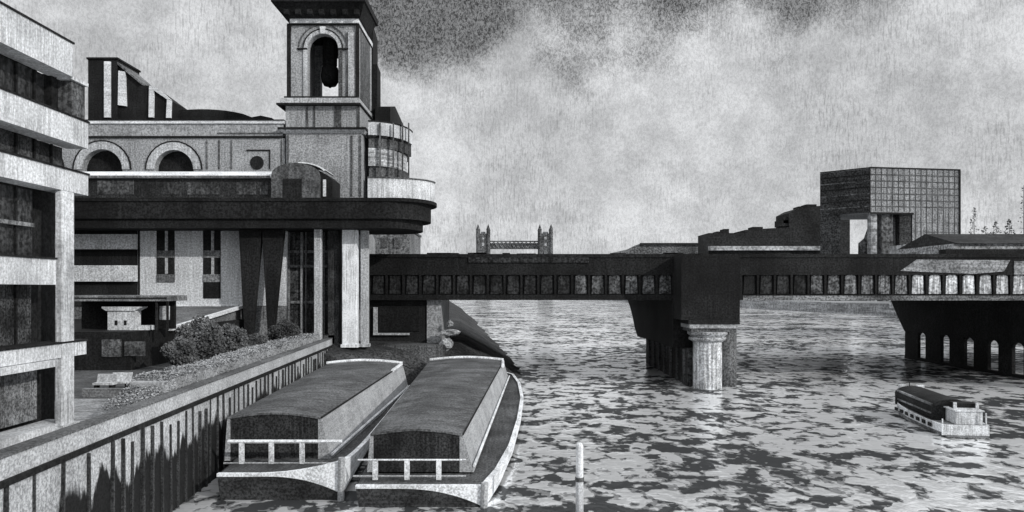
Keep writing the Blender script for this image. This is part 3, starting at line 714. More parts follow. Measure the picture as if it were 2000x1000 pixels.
while x < 95:
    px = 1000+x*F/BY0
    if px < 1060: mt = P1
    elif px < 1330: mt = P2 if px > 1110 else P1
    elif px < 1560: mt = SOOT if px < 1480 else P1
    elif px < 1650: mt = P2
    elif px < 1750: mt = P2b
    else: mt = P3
    wp = 1.75
    taper = .12
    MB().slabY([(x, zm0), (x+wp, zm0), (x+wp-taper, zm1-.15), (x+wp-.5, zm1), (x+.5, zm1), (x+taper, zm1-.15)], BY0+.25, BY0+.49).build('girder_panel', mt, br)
    MB().box(x+wp+.12, x+wp+.42, BY0+.02, BY0+.497, zm0-.1, zm1).build('stiffener', IRON, br)
    x += 2.42; i += 1
MB().slabY([(WX(1758, BY0), WZ(529, BY0)), (WX(1800, BY0), WZ(531, BY0)), (WX(1900, BY0), WZ(535, BY0)), (WX(1960, BY0), WZ(530, BY0)), (WX(1972, BY0), WZ(508, BY0)), (WX(1790, BY0), WZ(507, BY0))], BY0-.12, BY0-.003).build('fascia_lit_plate', etch('pale_fascia', .24, 3.5, .5, 'h', 2, .5, .3, .15), br)  # pale plate stands in for light caught by the girder face
MB().box(WX(1980, BY0), WX(2000, BY0), BY0-.14, BY0-.003, WZ(536, BY0), WZ(510, BY0)).build('fascia_lit_plate', etch('pale_fascia', .36), br)
MB().box(WX(1855, BY0), XR, BY0+1, BY0+2.5, ztp, ztp+.75).build('parapet_rail', SOOT, br)
MB().box(WX(915, BY0), WX(1150, BY0), BY0-.2, BY0-.154, WZ(513, BY0), WZ(503, BY0)).build('service_duct', P1, br)
# rivet-like plates for irregular top
for k in range(14):
    px = random.uniform(760, 1560)
    MB().box(WX(px, BY0), WX(px, BY0)+random.uniform(1, 4), BY0+.2, BY0+.8, ztp, ztp+random.uniform(.05, .22)).build('parapet_block', IRON, br)
# soffit beams
mb = MB()
for k in range(12): mb.box(XL, XR, BY0+3+k*3.8, BY0+3.5+k*3.8, zb, zb+.297)
mb.build('soffit_beams', SOOT, br)

# central pier
cp = empty('bridge_pier', (26.5, 120, 0), 'massive black central pier with a pale fluted round nose column', 'bridge pier')
MB().box(WX(1331, 104.5), WX(1445, 104.5), 104.5, 109.7, WZ(625, 104.5), WZ(495, 104.5)-.3).build('pier_head', IRON, cp)
MB().slabX([(109.7, 5.2), (141, 4.9), (144, 6.3), (146.5, 8.2), (149.5, 10.0), (153, 11.4), (158, zb+.05), (109.7, zb+.05)], 23.0, 30.9).build('pier_wall', IRON, cp)
MB().box(24.6, 29.0, 107.5, 141, -1, 5.2).build('pier_base', etch('pier_base_dark', .06, 3, .8, 'v', 2, .7, .7, .15), cp)
for k in range(7):
    MB().box(24.35, 24.597, 109+k*4.6, 109.9+k*4.6, -1, 5.0).build('pier_rib', STONE_D, cp)
xc, yc, rc = WX(1382, 105.6), 105.7, 1.95
n = 40; vs = []; fs = []
for j, z in enumerate((-1, 6.3)):
    for k in range(n):
        a = 2*math.pi*k/n; rr = rc*(1 if k % 2 else .955); vs.append((xc+rr*math.cos(a), yc+rr*math.sin(a), z))
fs = [(k, (k+1) % n, n+(k+1) % n, n+k) for k in range(n)]+[tuple(range(n, 2*n))]
PN = etch('pier_nose_stone', .58, 4, .4, 'v', 4, .6, .2, .3)
MB().add(vs, fs).build('nose_column', PN, cp)
MB().lathe(xc, yc, [(2.0, 6.3), (2.5, 6.6), (2.5, 6.9), (2.2, 7.0), (2.7, 7.4), (2.7, 7.7)], 28).build('column_capital', etch('capital_stone', .35, 4, .6, 'h', 3, .6, .4, .3), cp)
MB().box(WX(1350, 104.3), WX(1438, 104.3), 104.3, 109.5, 7.72, 8.2).build('cap_course', STONE_D, cp)
MB().box(WX(1347, 104.1), WX(1442, 104.1), 104.1, 109.6, 8.2, 8.75).build('cap_course', STONE, cp)
MB().box(WX(1345, 104), WX(1445, 104), 104., 109.65, 8.75, WZ(625, 104.5)-.003).build('cap_course', IRON, cp)
MB().lathe(WX(1412, 108), 108.2, [(1.9, -1), (1.9, 7.7)], 20).build('rear_column', STONE_D, cp, True)

# right-hand pier: row of columns along the river
rp_ = empty('bridge_pier', (77, 135, 0), 'black right-hand pier of columns in a row with light between them', 'bridge pier')
prof = []
MB().slabX([(100, 5.4), (150, 5.4), (152.5, 8.0), (156, zb+.05), (100, zb+.05)], 76.6, 79.2).build('pier_beam', IRON, rp_)
MB().box(76.9, 77.9, 100, 150.5, -1, .5).build('pier_footing', IRON, rp_)
cy = [150.3-2.9]
g = [144.2, 136.4, 129.3, 122.8, 116.8, 111, 105.5]
prev = 150.3
for gc in g:
    hw = 1.35
    MB().box(76.9, 77.45, gc+hw, prev, .5, 5.4).build('pier_column', IRON, rp_)
    # rounded head of the slot
    mb = MB()
    for i_ in range(6):
        a0, a1 = math.pi*i_/6, math.pi*(i_+1)/6
        mb.slabX([(gc+hw*math.cos(a0), 4.4+1.0*math.sin(a0)), (gc+hw*math.cos(a0), 5.397), (gc+hw*math.cos(a1), 5.397), (gc+hw*math.cos(a1), 4.4+1.0*math.sin(a1))], 76.95, 77.4)
    mb.build('slot_head', IRON, rp_)
    prev = gc-hw
MB().box(76.9, 77.45, 100, prev, .5, 5.4).build('pier_column', IRON, rp_)

# north abutment
ab = empty('bridge_abutment', (-18, 113, 3), 'dark stone abutment with a framed black opening under the bridge end', 'abutment')
MB().box(WX(716, 111), WX(832, 111), 111, 125, 3, zb).build('abutment_wall', SOOT, ab)
MB().box(WX(730, 111), WX(738, 111), 110.6, 110.997, WZ(650, 111), WZ(600, 111)).build('frame_jamb', STONE_L, ab)
MB().box(WX(730, 111), WX(800, 111), 110.5, 110.997, WZ(654, 111), WZ(650.3, 111)).build('frame_sill', STONE_L, ab)
MB().box(WX(740, 111), WX(820, 111), 110.8, 110.997, WZ(646, 111), WZ(598, 111)).build('opening', IRON, ab)
MB().box(WX(834, 111), WX(862, 111), 110.8, 125, 3, zb-.003).build('buttress', STONE, ab)
MB().box(WX(700, 111), WX(870, 111), 106, 110.4, 3, WZ(672, 108)).build('landing_block', STONE_D, ab)

# small pale boulders on the foreshore
def rock(px, py, Y, rx, rz, label, sd_):
    x, _, z = W(px, py, Y)
    mb = MB(); n1_, n2_ = 9, 12; vs = []
    for i in range(n1_+1):
        for j in range(n2_):
            t, p = math.pi*i/n1_, 2*math.pi*j/n2_
            d = Vector((math.sin(t)*math.cos(p), math.sin(t)*math.sin(p), math.cos(t)))
            r = 1+.5*mnoise.noise(d*1.6+Vector((sd_*5, 0, 0)))
            vs.append((x+d.x*rx*r, Y+d.y*rx*r, z+d.z*rz*r))
    mb.add(vs, [(i*n2_+j, (i+1)*n2_+j, (i+1)*n2_+(j+1) % n2_, i*n2_+(j+1) % n2_) for i in range(n1_) for j in range(n2_)])
    o = mb.build('boulder', etch('pale_boulder', .26, 4, .5, None, 1, 0, .4, .3), None, False)
    tag(o, label, 'boulder', 'pale boulders on the foreshore')
rock(872, 672, 108, .95, .85, 'lowest and largest pale boulder at the head of the dark foreshore', 1)
rock(878, 650, 109, 1.25, .55, 'pale slab-like boulder leaning in the middle of the pile', 2)
rock(878, 632, 110, .45, .5, 'smallest round boulder on top of the pale pile', 3)

# grey block seen between deck and bridge
gb = empty('warehouse', (WX(745, 175), 180, 6), 'grey plain warehouse end beyond the bridge, under the black deck', 'building')
MB().box(WX(690, 175), WX(801, 175), 175, 195, 6, WZ(452, 175)).build('wall', etch('warehouse_grey', .2, 2.5, .6, 'v', 2.5, .5, .3, .1), gb)
MB().box(WX(688, 175), WX(803, 175), 174.7, 195.3, WZ(452, 175), WZ(448, 175)).build('roof', STONE_D, gb)
for px in (722, 745, 770): MB().box(WX(px, 175), WX(px+11, 175), 174.8, 174.997, WZ(484, 175), WZ(464, 175)).build('window', STONE_D, gb)

# ------------------------------------------------------------------ far towers bridge
YT2 = 1100.
tbm = etch('far_tower_stone', .11, .5, .7, 'v', .5, .6, .4, .03)
tbl = etch('far_pale_stone', .38, .4, .5, 'h', .4, .5, .3, .03)
fb = empty('twin_tower_bridge', (WX(1005, YT2), YT2, 0), 'distant bridge with two turreted towers joined by a high latticed walkway', 'bridge')
for (a, c) in ((931, 956), (1052, 1079)):
    x0, x1 = WX(a, YT2), WX(c, YT2); wdt = x1-x0; zt2 = WZ(456, YT2)
    t_ = MB().box(x0+1.5, x1-1.5, YT2, YT2+16, -1, zt2).build('tower', tbm, fb)
    for sx in (x0+1.8, x1-1.8):
        for sy in (YT2+.5, YT2+15.5):
            MB().lathe(sx, sy, [(2.6, -1), (2.6, WZ(449, YT2)), (3.0, WZ(448, YT2)), (2.2, WZ(446, YT2)), (.3, WZ(438, YT2))], 8).build('corner_turret', tbm, t_)
    MB().box(x0+6, x1-6, YT2+6, YT2+10, zt2, WZ(452, YT2)).build('roof_lantern', tbl, t_)
    for (q0, q1) in ((463, 468), (474, 480)):
        MB().box((x0+x1)/2-1.6, (x0+x1)/2+1.6, YT2-.5, YT2-.01, WZ(q1, YT2), WZ(q0, YT2)).build('window', tbl, t_)
xa, xb = WX(956, YT2), WX(1052, YT2)
for zz in (471, 485):
    MB().box(xa, xb, YT2+4, YT2+8, WZ(zz+1.1, YT2), WZ(zz-1.1, YT2)).build('walkway_chord', tbm, fb)
mb = MB()
for i in range(12):
    p0 = xa+(xb-xa)*i/12; p1 = xa+(xb-xa)*(i+1)/12
    z0_, z1_ = WZ(484, YT2), WZ(472, YT2)
    mb.tube([(p0, YT2+5, z0_), (p1, YT2+5, z1_)], .5, 4); mb.tube([(p0, YT2+5, z1_), (p1, YT2+5, z0_)], .5, 4)
mb.build('walkway_lattice', tbm, fb)
MB().box(WX(760, YT2), WX(1180, YT2), YT2+2, YT2+12, WZ(560, YT2), WZ(550, YT2)).build('roadway', tbm, fb)
MB().box(xa, xb, YT2+9, YT2+11, WZ(484, YT2), WZ(474, YT2)).build('rear_walkway', tbl, fb)

# ------------------------------------------------------------------ far buildings on the right
FD = etch('far_dark_building', .022, .6, .6, 'h', .6, .4, .5, .03)
FM = etch('far_grey_building', .12, .5, .7, 'v', .5, .6, .5, .02)
hl = empty('low_building', (WX(1310, 900), 900, 6), 'long low grey building with sloping left end on the horizon', 'building')
MB().slabY([(WX(x, 900), WZ(y, 900)) for x, y in ((1195, 560), (1400, 560), (1400, 474), (1250, 476), (1230, 486), (1195, 494))], 900, 940).build('wall', FM, hl)
MB().box(WX(1250, 898), WX(1392, 898), 897, 899.9, WZ(478, 898), WZ(474.5, 898)).build('roof_line', FD, hl)
db = empty('stepped_building', (WX(1490, 700), 710, 6), 'black stepped building silhouette left of the cube-like building', 'building')
MB().box(WX(1384, 700), WX(1660, 700), 700, 740, 5, WZ(455, 700)).build('lower_block', FD, db)
MB().slabY([(WX(x, 700), WZ(y, 700)) for x, y in ((1455, 455), (1541, 455), (1541, 444), (1500, 446), (1455, 449))], 700, 735).build('middle_block', FD, db)
MB().slabY([(WX(x, 700), WZ(y, 700)) for x, y in ((1541.2, 455), (1660, 455), (1660, 400), (1600, 402), (1558, 407), (1541.2, 416))], 700, 735).build('upper_block', FD, db)
MB().box(WX(1384, 698), WX(1610, 698), 695, 699.9, WZ(489, 698), WZ(481, 698)).build('base_strip', tbl, db)
for (x_, y_, w_) in ((1400, 452, 14), (1414, 447, 10), (1523, 430, 18), (1530, 424, 10), (1560, 403, 8), (1575, 399, 20), (1470, 443, 20)):
    MB().box(WX(x_, 702), WX(x_+w_, 702), 702, 716, WZ(y_+12, 702), WZ(y_, 702)).build('roof_box', FD, db)

Yc = 480.
cbd = empty('cube_building', (WX(1740, Yc), 500, 6), 'huge gridded cube building raised over an open corner with columns', 'building')
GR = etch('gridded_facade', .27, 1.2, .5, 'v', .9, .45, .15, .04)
GD = etch('shaded_left_facade', .045, 1.0, .8, 'h', 1., .5, .4, .05)  # left face's shade put into a darker copy of the facade colour
LY, RY = 501., 490.
L = (WX(1602, LY), LY); C = (WX(1699, Yc), Yc); R = (WX(1875, RY), RY)
BK1 = (R[0]-4, R[1]+36); BK0 = (L[0]*(L[1]+30)/L[1]+3, L[1]+30)
ztop = WZ(328, Yc); zc = WZ(415, Yc)
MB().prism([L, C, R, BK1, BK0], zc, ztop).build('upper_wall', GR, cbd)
def onface(A, B, t): return (A[0]+(B[0]-A[0])*t, A[1]+(B[1]-A[1])*t)
def faceplate(A, B, t0, t1, z0, z1, off, th, name, mat, par=cbd):
    d = Vector((B[0]-A[0], B[1]-A[1], 0)).normalized(); nrm = Vector((d.y, -d.x, 0))
    p0, p1 = onface(A, B, t0), onface(A, B, t1)
    q = [Vector((p0[0], p0[1], 0))+nrm*off, Vector((p1[0], p1[1], 0))+nrm*off, Vector((p1[0], p1[1], 0))+nrm*(off+th), Vector((p0[0], p0[1], 0))+nrm*(off+th)]
    poly = [(v_.x, v_.y) for v_ in q][::-1]
    return MB().prism(poly, z0, z1).build(name, mat, par)
faceplate(L, C, .0, 1, zc, ztop-.5, .01, .25, 'left_shade_plate', GD)
# lower parts
tL = (1643-1602)/98
pa = onface(L, C, tL)
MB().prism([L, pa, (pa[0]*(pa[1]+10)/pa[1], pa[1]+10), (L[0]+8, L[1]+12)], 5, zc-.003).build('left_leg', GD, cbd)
tR = (1781-1699)/176
pb_ = onface(C, R, tR)
MB().prism([pb_, R, BK1, (pb_[0]+6, BK1[1])], 5, zc-.003).build('lower_wall', GR, cbd)
# columns in the open corner
def cpx(p0, p1, Y, mat, nm='corner_column', z=None): MB().box(WX(p0, Y), WX(p1, Y), Y, Y+5, 5, zc-.003).build(nm, mat, cbd)
cpx(1701, 1713, 482, tbl); cpx(1722, 1744, 484, FM); cpx(1757, 1779, 485, GD)
MB().box(WX(1713, 492), WX(1756, 492), 492, 494, 5, zc-.003).build('inner_wall', tbm, cbd)
MB().box(WX(1744, 491), WX(1757, 491), 491, 491.9, 10, zc-2).build('inner_panel', GR, cbd)
MB().slabY([(WX(x, 496), WZ(y, 496)) for x, y in ((1677, 560), (1716, 560), (1716, 440), (1697, 445), (1690, 465), (1679, 475))], 496, 498).build('inner_mass', FM, cbd)
# grid of joints on both faces
for i in range(1, 16):
    faceplate(C, R, i/16-.004, i/16+.004, zc+1 if i < 8 else WZ(470, Yc), ztop, .01, .2, 'vertical_joint', STONE_D)
for i in range(1, 7):
    zz = zc+(ztop-zc)*i/7
    faceplate(C, R, .0, 1, zz-.28, zz+.28, .01, .22, 'horizontal_joint', STONE_D)
    faceplate(L, C, .0, 1, zz-.25, zz+.25, .27, .14, 'ledge', FM if i % 2 else IRON)
for i in range(1, 4):
    zz = zc-(zc-WZ(470, Yc))*i/3
    faceplate(C, R, tR+.02, 1, zz-.12, zz+.12, .01, .14, 'horizontal_joint', STONE_D)
faceplate(C, R, 0, 1, ztop-.01, ztop+.7, -.5, 1.0, 'parapet', SOOT)
faceplate(L, C, 0, 1, ztop-.01, ztop+.5, -.5, 1.0, 'parapet', SOOT)
faceplate(C, R, .985, 1., 5, ztop, .22, .5, 'corner_edge', SOOT)
faceplate(C, R, -.006, .003, zc, ztop, .22, .3, 'corner_edge', SOOT)
faceplate(C, R, 0, tR+.01, zc-.9, zc+.25, .22, .3, 'opening_lintel', SOOT)

# nearer right bank buildings
rb_ = empty('bank_terrace', (WX(1830, 330), 340, 6), 'low pale striped building at the foot of the cube building', 'building')
MB().box(WX(1782, 330), WX(1900, 330), 330, 350, 5, WZ(476, 330)).build('wall', tbl, rb_)
for y_ in (474, 486): MB().box(WX(1780, 329), WX(1900, 329), 328.8, 329.99, WZ(y_+2.2, 329), WZ(y_-2.2, 329)).build('roof_line', FD, rb_)
wb = empty('riverside_shed', (WX(1950, 205), 215, 6), 'long dark shed roof with pale wall at the right edge beyond the bridge', 'building')
MB().box(WX(1862, 205), 175, 205, 235, 5, WZ(476, 205)).build('wall', etch('shed_wall', .34, 1.5, .6, 'h', 1.5, .6, .4, .06), wb)
MB().slabX([(204, WZ(475.8, 205)), (236, WZ(475.8, 205)), (220, WZ(457, 220))], WX(1866, 205), 176).build('roof', etch('shed_roof', .03, 1.5, .6, 'h', 1.5, .5, .4, .06), wb)
MB().box(WX(1850, 200), 170, 200, 204, 5, WZ(487, 200)).build('front_block', FD, wb)
# spindly trees above the shed
BARK = etch('dark_bark', .03, 3, .4)
def spindly(px, ytop, Y, label, n=70, zb_=6):
    x, _, zt = W(px, ytop, Y)
    r = empty('tree', (x, Y, zb_), label, 'tree', 'thin trees on the far bank')
    MB().tube([(x, Y, zb_), (x+.15, Y, zb_+(zt-zb_)*.6), (x, Y, zt)], [.22, .14, .05], 6).build('trunk', BARK, r)
    mb = MB(); zl_ = WZ(462, Y)
    for i in range(n):
        t = random.random(); z = zl_+(zt-zl_)*t; rr = (1-t)*1.6+.3
        a = random.random()*6.28; d = rr*random.uniform(.3, 1)
        c = Vector((x+math.cos(a)*d, Y+math.sin(a)*d, z)); u = Vector((math.cos(a), math.sin(a), random.uniform(-.2, .5)))
        s_ = random.uniform(.18, .4); mb.add([c-u*s_, c+Vector((0, 0, s_*.5)), c+u*s_, c-Vector((0, 0, s_*.5))], [(0, 1, 2, 3)])
    for i in range(10):
        t = (i+.5)/10; z = zl_+(zt-zl_)*t; a = i*2.3; rr = (1-t)*1.7+.3
        mb.tube([(x, Y, z), (x+math.cos(a)*rr, Y+math.sin(a)*rr, z+.4)], [.07, .02], 4)
    mb.build('crown', etch('faint_foliage', .09, 4, .4), r)
spindly(1902, 404, 240, 'tallest thin tree right of the cube building'); spindly(1945, 432, 242, 'small thin tree in the middle of the row above the shed', 90)
spindly(1971, 428, 244, 'dense small tree, third from the cube building', 150); spindly(1999, 362, 238, 'thin tree cut by the right edge of the picture', 60)
spindly(1924, 442, 246, 'shortest thin tree just right of the tallest one', 40)

# ------------------------------------------------------------------ moored barges
ROOF = etch('barge_roof', .085, 6, .5, 'h', 5, .3, .3, .2)
ROOFX = bpy.data.materials['barge_roof']
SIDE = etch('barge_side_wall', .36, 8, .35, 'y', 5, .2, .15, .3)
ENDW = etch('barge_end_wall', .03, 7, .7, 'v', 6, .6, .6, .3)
HULL = etch('barge_hull', .035, 6, .6, 'h', 4, .5, .5, .2)
DECKM = etch('barge_deck', .075, 6, .6, 'y', 4, .4, .4, .2)
def roofmat():
    m = etch('barge_roof_felt', .125, 6, .5, 'x', 6, .65, .25, .2); return m
def barge(stn, cab, zroof, rail_x, railz, label, post_px, railY, rise=0., thk=1.15):
    y0, y1 = stn[0][0], stn[-1][0]
    r = empty('barge', ((stn[0][1]+stn[0][2])/2, (y0+y1)/2, 0), label, 'barge', 'roofed barges moored at the quay wall')
    vs = []
    for (Y, xl, xr, zd) in stn:
        vs += [(xl, Y, zd), (xl+.3, Y, -.6), (xr-.3, Y, -.6), (xr, Y, zd)]
    n = len(stn); fs = []
    for i in range(n-1):
        for j in range(3): fs.append((i*4+j, i*4+j+1, (i+1)*4+j+1, (i+1)*4+j))
    fs.append((0, 3, 2, 1)); e = (n-1)*4; fs.append((e, e+1, e+2, e+3))
    h = MB().add(vs, fs).build('hull', HULL, r)
    dv = [(xl+.05, Y, zd-.03) for (Y, xl, xr, zd) in stn]+[(xr-.05, Y, zd-.03) for (Y, xl, xr, zd) in stn]
    MB().add(dv, [(i, n+i, n+i+1, i+1) for i in range(n-1)]).build('deck', DECKM, r)
    # gunwale band: outline stern-left -> stern-right -> bow right
    path = []
    Ya, xl, xr, zd = stn[0]
    M = 24
    for i in range(M+1):
        t = i/M; s_ = abs(2*t-1)
        bow = .35*(1-s_*s_)
        thick = .2+thk*(max(0, (t-.35)/.65)**2.2); up = rise*max(0, (t-.3)/.7)**2
        path.append((xl+(xr-xl)*t, Ya-.06-0*bow, zd+.10+up, zd+.10+up-thick))
    M2 = 40; 
    def interp(Y):
        for i in range(n-1):
            if stn[i][0] <= Y <= stn[i+1][0]:
                t = (Y-stn[i][0])/(stn[i+1][0]-stn[i][0]); return [stn[i][k]+(stn[i+1][k]-stn[i][k])*t for k in range(4)]
    for i in range(1, M2+1):
        t = i/M2; Y = Ya+(y1-Ya)*t; q = interp(min(Y, y1-.001))
        u_ = rise*(1-t)**9
        path.append((q[2]+.06, Y, q[3]+.12+u_, q[3]+.12+u_-(.30+(thk-.1)*(1-t)**5)))
    mb = MB(); vs = []; fs = []
    for i, (x, y, zt, zb2) in enumerate(path):
        cxm = (xl+xr)/2
        if i <= M: o = Vector((0, 1, 0))
        else: o = Vector((-1, 0, 0))
        if i == M: o = Vector((-.7, .7, 0))
        vs += [(x, y, zt), (x, y, zb2), (x+o.x*.35, y+o.y*.35, zt), (x+o.x*.1, y+o.y*.1, zb2)]
    for i in range(len(path)-1):
        a, c = i*4, i*4+4
        fs += [(a+1, c+1, c, a), (a, c, c+2, a+2), (a+2, c+2, c+3, a+3), (a+3, c+3, c+1, a+1)]
    mb.add(vs, fs+[(0, 2, 3, 1)]); mb.build('gunwale', WHITE_H, r)
    # stern counter post at the right corner and left corner
    MB().tube([(xr-.05, Ya-.1, -.3), (xr+.02, Ya-.12, zd+.3+rise)], .22).build('corner_fender', SIDE, r)
    # cabin: battered walls and cambered roof
    (cy0, cl0, cr0), (cy1, cl1, cr1) = cab
    zd = 1.3; bt = .75
    K = 16
    rv = []; 
    for (Y, l, rr) in ((cy0, cl0, cr0), (cy1, cl1, cr1)):
        for i in range(K+1):
            t = i/K; rv.append((l+(rr-l)*t, Y, zroof+.34*math.sin(math.pi*t)))
    for (Y, l, rr) in ((cy0, cl0, cr0), (cy1, cl1, cr1)):
        for i in range(K+1):
            t = i/K; rv.append((l+(rr-l)*t, Y, zroof-.14+.34*math.sin(math.pi*t)))
    K1 = K+1; fs = []
    for i in range(K): fs += [(i, i+1, K1+i+1, K1+i), (2*K1+i, 3*K1+i, 3*K1+i+1, 2*K1+i+1), (i+1, i, 2*K1+i, 2*K1+i+1), (K1+i, K1+i+1, 3*K1+i+1, 3*K1+i)]
    fs += [(0, K1, 3*K1, 2*K1), (K1-1, 3*K1-1, 4*K1-1, 2*K1-1)]
    MB().add(rv, fs).build('roof', roofmat(), r)
    # ends follow the camber
    def endw(Y, l, rr, mat, nm, d):
        pts = [(l, zd), (rr, zd)]+[(l+(rr-l)*(1-i/K), zroof-.143+.34*math.sin(math.pi*i/K)) for i in range(K+1)]
        MB().slabY(pts, Y, Y+d).build(nm, mat, r)
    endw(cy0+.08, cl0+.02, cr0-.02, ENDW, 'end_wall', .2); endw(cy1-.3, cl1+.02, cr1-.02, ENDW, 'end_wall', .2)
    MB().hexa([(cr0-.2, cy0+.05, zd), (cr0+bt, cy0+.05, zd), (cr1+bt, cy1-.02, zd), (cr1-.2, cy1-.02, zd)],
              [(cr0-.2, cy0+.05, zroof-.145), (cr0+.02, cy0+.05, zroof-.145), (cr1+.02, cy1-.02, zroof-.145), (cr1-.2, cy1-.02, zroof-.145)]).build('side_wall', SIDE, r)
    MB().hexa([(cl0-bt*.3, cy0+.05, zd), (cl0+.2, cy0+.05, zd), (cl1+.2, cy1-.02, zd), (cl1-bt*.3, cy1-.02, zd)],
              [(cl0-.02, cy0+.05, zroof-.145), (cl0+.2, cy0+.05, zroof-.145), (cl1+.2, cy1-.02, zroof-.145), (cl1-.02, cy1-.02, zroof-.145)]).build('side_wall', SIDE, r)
    # pale edge trims: right gutter, far end, right toe
    MB().tube([(cr0+.04, cy0, zroof-.02), (cr1+.04, cy1, zroof-.02)], .07, 6).build('roof_edge', SOOT, r)
    MB().tube([(cr0+bt+.03, cy0, zd+.45), (cr1+bt+.03, cy1, zd+.45)], .10, 6).build('toe_rail', WHITE_H, r)
    MB().tube([(cl1+(cr1-cl1)*(i/K), cy1-.15, zroof+.10+.34*math.sin(math.pi*i/K)) for i in range(K+1)], .24, 6).build('far_roof_edge', WHITE_H, r)
    MB().tube([(cr1-.1, cy1-.6, zroof), (cr1-.0, cy1-8, zroof+.04)], .2, 6).build('roof_edge_strip', WHITE_H, r)
    # rail across the stern
    x0, x1 = rail_x; zr, rt = railz
    MB().tube([(x0, railY, zr), (x1, railY, zr)], rt, 6).build('stern_rail', WHITE_H, r)
    MB().tube([(x0-.3, railY, 1.5), (x1, railY, 1.5)], .07, 6).build('foot_rail', SIDE, r)
    for px in post_px:
        x = WX(px, railY)
        MB().box(x-.16, x+.16, railY-.1, railY+.1, 1.28, zr).build('rail_post', WHITE_H, r)
    return r
b2 = [(47.6, -9.7, -1.7, 1.25), (52, -10.1, -.9, 1.2), (60, -10.4, .0, 1.2), (72, -10.7, .75, 1.25), (86, -11.2, 1.25, 1.3), (98, -11.3, 1.0, 1.5), (105, -10.4, .2, 1.8), (108, -9.0, -1.6, 2.0)]
barge(b2, ((51.2, -9.45, -3.3), (104, -11.1, -1.15)), 3.85, (-9.9, WX(910, 49.3)), (2.55, .06), 'right-hand long roofed barge with a broad white gunwale on the open water', (733, 795, 857), 49.3)
b1 = [(49.2, -18.9, -10.9, 1.6), (53, -19.4, -11.1, 1.5), (60, -20.6, -11.4, 1.4), (74, -21.6, -11.8, 1.4), (88, -22.3, -12.2, 1.5), (93, -22.0, -12.6, 1.7), (96, -21.2, -13.4, 1.9)]
barge(b1, ((54.6, -20.25, -13.6), (93.5, -22.5, -13.3)), 4.4, (-19.6, WX(668, 53)), (3.0, .13), 'left-hand roofed barge lying against the quay wall', (472, 530, 590), 53, .85, 1.95)
rope = MB(); rope.tube([(-13.2, 93, 4.3), (-12.4, 93.4, 3.9), (-11.3, 94, 3.9)], .06, 5)
tag(rope.build('mooring_rope', SOOT), 'dark mooring rope slung between the two barge roofs', 'rope')
rope = MB(); rope.tube([(-1.7, 47.6, 1.3), (-1.2, 44, .6), (-.8, 41, .0), (-.5, 39, -.3)], .04, 5)

# ------------------------------------------------------------------ tour boat on the right
tbt = bpy.data.objects.new('river_boat', None); COL.objects.link(tbt)
tag(tbt, 'small river boat with black roof and white stern cabin near the right edge', 'boat')
def lb_(mb, name, mat, parent=tbt, **k):
    o = mb.build(name, mat, None, **k); o.parent = parent
    if parent != tbt: o.location -= Vector(parent['_l']) if '_l' in parent else parent.location
    return o
BW = etch('boat_white', .74, 8, .25, 'v', 6, .5, .2, .4)
BB = etch('boat_black', .02, 8, .6, 'y', 6, .5, .4, .4)
BG = etch('boat_grey', .20, 8, .6, 'y', 5, .5, .5, .4)
hs_ = [(0, 2.0, 1.0), (3, 2.25, 1.0), (8, 2.3, 1.05), (12, 2.0, 1.2), (14.5, 1.1, 1.4), (16, .15, 1.6)]
vs = []
for (y, hw, zd) in hs_: vs += [(-hw, y, zd), (-hw*.88, y, -.3), (hw*.88, y, -.3), (hw, y, zd)]
n = len(hs_); fs = [(i*4+j, i*4+j+1, (i+1)*4+j+1, (i+1)*4+j) for i in range(n-1) for j in range(3)]+[(0, 3, 2, 1)]+[(i*4, (i+1)*4, (i+1)*4+3, i*4+3) for i in range(n-1)]
hull = lb_(MB().add(vs, fs), 'hull', BG)
# white strake with ports
for sgn in (-1, 1):
    vs = []; 
    for (y, hw, zd) in hs_: vs += [(sgn*(hw+.04), y, zd+.12), (sgn*(hw*.95+.05), y, zd-.62), (sgn*(hw-.1), y, zd+.12), (sgn*(hw*.93-.1), y, zd-.62)]
    fs = []
    for i in range(n-1):
        a, c = i*4, i*4+4; fs += [(a, a+1, c+1, c), (a, c, c+2, a+2), (a+2, c+2, c+3, a+3), (a+1, a+3, c+3, c+1)]
    st = lb_(MB().add(vs, fs+[(0, 2, 3, 1)]), 'strake', BW)
    for k in range(7):
        y = 1.6+k*1.55
        lb_(MB().box(sgn*2.32-.06, sgn*2.32+.06, y, y+.7, .62, .95), 'port', BB)
lb_(MB().box(-2.0, 2.0, -.16, -.02, .15, 1.1), 'transom', BW)
lb_(MB().box(-1.75, 1.75, -.9, 0, .02, .12), 'stern_step', BG)
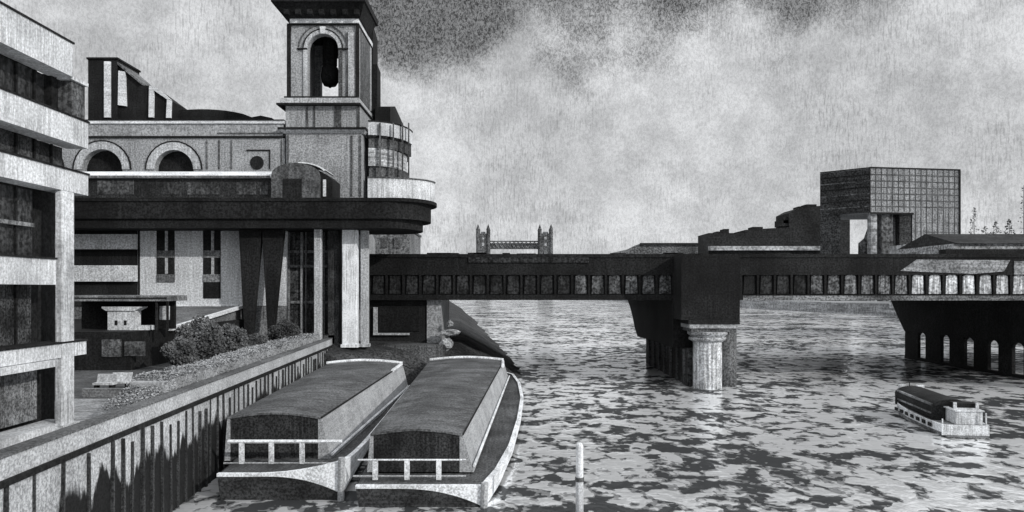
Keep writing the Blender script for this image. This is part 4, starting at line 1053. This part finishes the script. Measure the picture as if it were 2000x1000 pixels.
# saloon with rounded roof
rp = [(-1.75, 1.1), (1.75, 1.1), (1.75, 2.2)]+[(1.75*math.cos(math.pi*i/12), 2.25+.75*math.sin(math.pi*i/12)) for i in range(1, 12)]+[(-1.75, 2.2)]
mb = MB(); mb.slabY(rp, 3.0, 13.5); lb_(mb, 'saloon', BB)
mb = MB(); vs = []
lb_(MB().tube([(-1.68, 3.2, 2.45), (-1.7, 8, 2.5), (-1.6, 13.2, 2.5)], .13, 6), 'roof_stripe_rail', BG)  # lighter grey stripe along the dark roof
lb_(MB().box(-1.85, -1.76, 3.1, 13.2, 1.6, 1.75), 'side_rail', BG)
# stern cabin + wheelhouse
lb_(MB().box(-.55, 1.7, .5, 2.9, 1.05, 2.25), 'stern_cabin', BW)
lb_(MB().box(-.7, 1.85, .4, 3.0, 2.25, 2.36), 'cabin_roof', BW)
lb_(MB().box(-.35, 1.5, 1.2, 2.7, 2.36, 2.9), 'wheelhouse', BB)
for x_ in (-.45, 1.45): lb_(MB().box(x_-.1, x_+.15, 1.0, 1.2, 2.36, 3.0), 'wheelhouse_post', BW)
lb_(MB().box(-.35, 1.5, 1.0, 1.15, 2.36, 2.5), 'wheelhouse_sill', BW)
lb_(MB().box(1.8, 1.9, .1, .2, 1.0, 2.2), 'rail_post', BW); lb_(MB().box(-1.9, -1.8, .1, .2, 1.0, 1.6), 'rail_post', BW)
lb_(MB().box(-1.2, -.5, 13.6, 14.2, 1.2, 3.05), 'bow_locker', BW); lb_(MB().box(.6, 1.3, 13.6, 14.2, 1.2, 3.05), 'bow_locker', BW)
lb_(MB().tube([(0, 14.3, 1.2), (0, 14.3, 3.3)], .05, 5), 'bow_mast', BB)
tbt.location = (41.4, 70.2, 0); tbt.rotation_euler = (0, 0, -math.radians(9))
# person at the rail on the left side is too small in the picture to tell; left as a post
lb_(MB().tube([(-2.1, 11.9, 1.2), (-2.1, 11.9, 2.2)], [.12, .08], 6), 'flag_post', BB)

# ------------------------------------------------------------------ white mooring pile, lengthened over its reflection streak
xp, yp = WX(1132, 46), 46.
mp = empty('mooring_pile', (xp, yp, 0), 'slim white mooring pile in the foreground, lengthened over its reflection streak', 'mooring post')
MB().lathe(xp, yp, [(.24, -1), (.22, 4.1), (.14, 4.3)], 14).build('pile', WHITE, mp, True)  # lower length stands in for the pile's reflection in the water
MB().lathe(xp, yp, [(.27, 2.0), (.27, 2.25)], 14).build('collar', DECKM, mp)
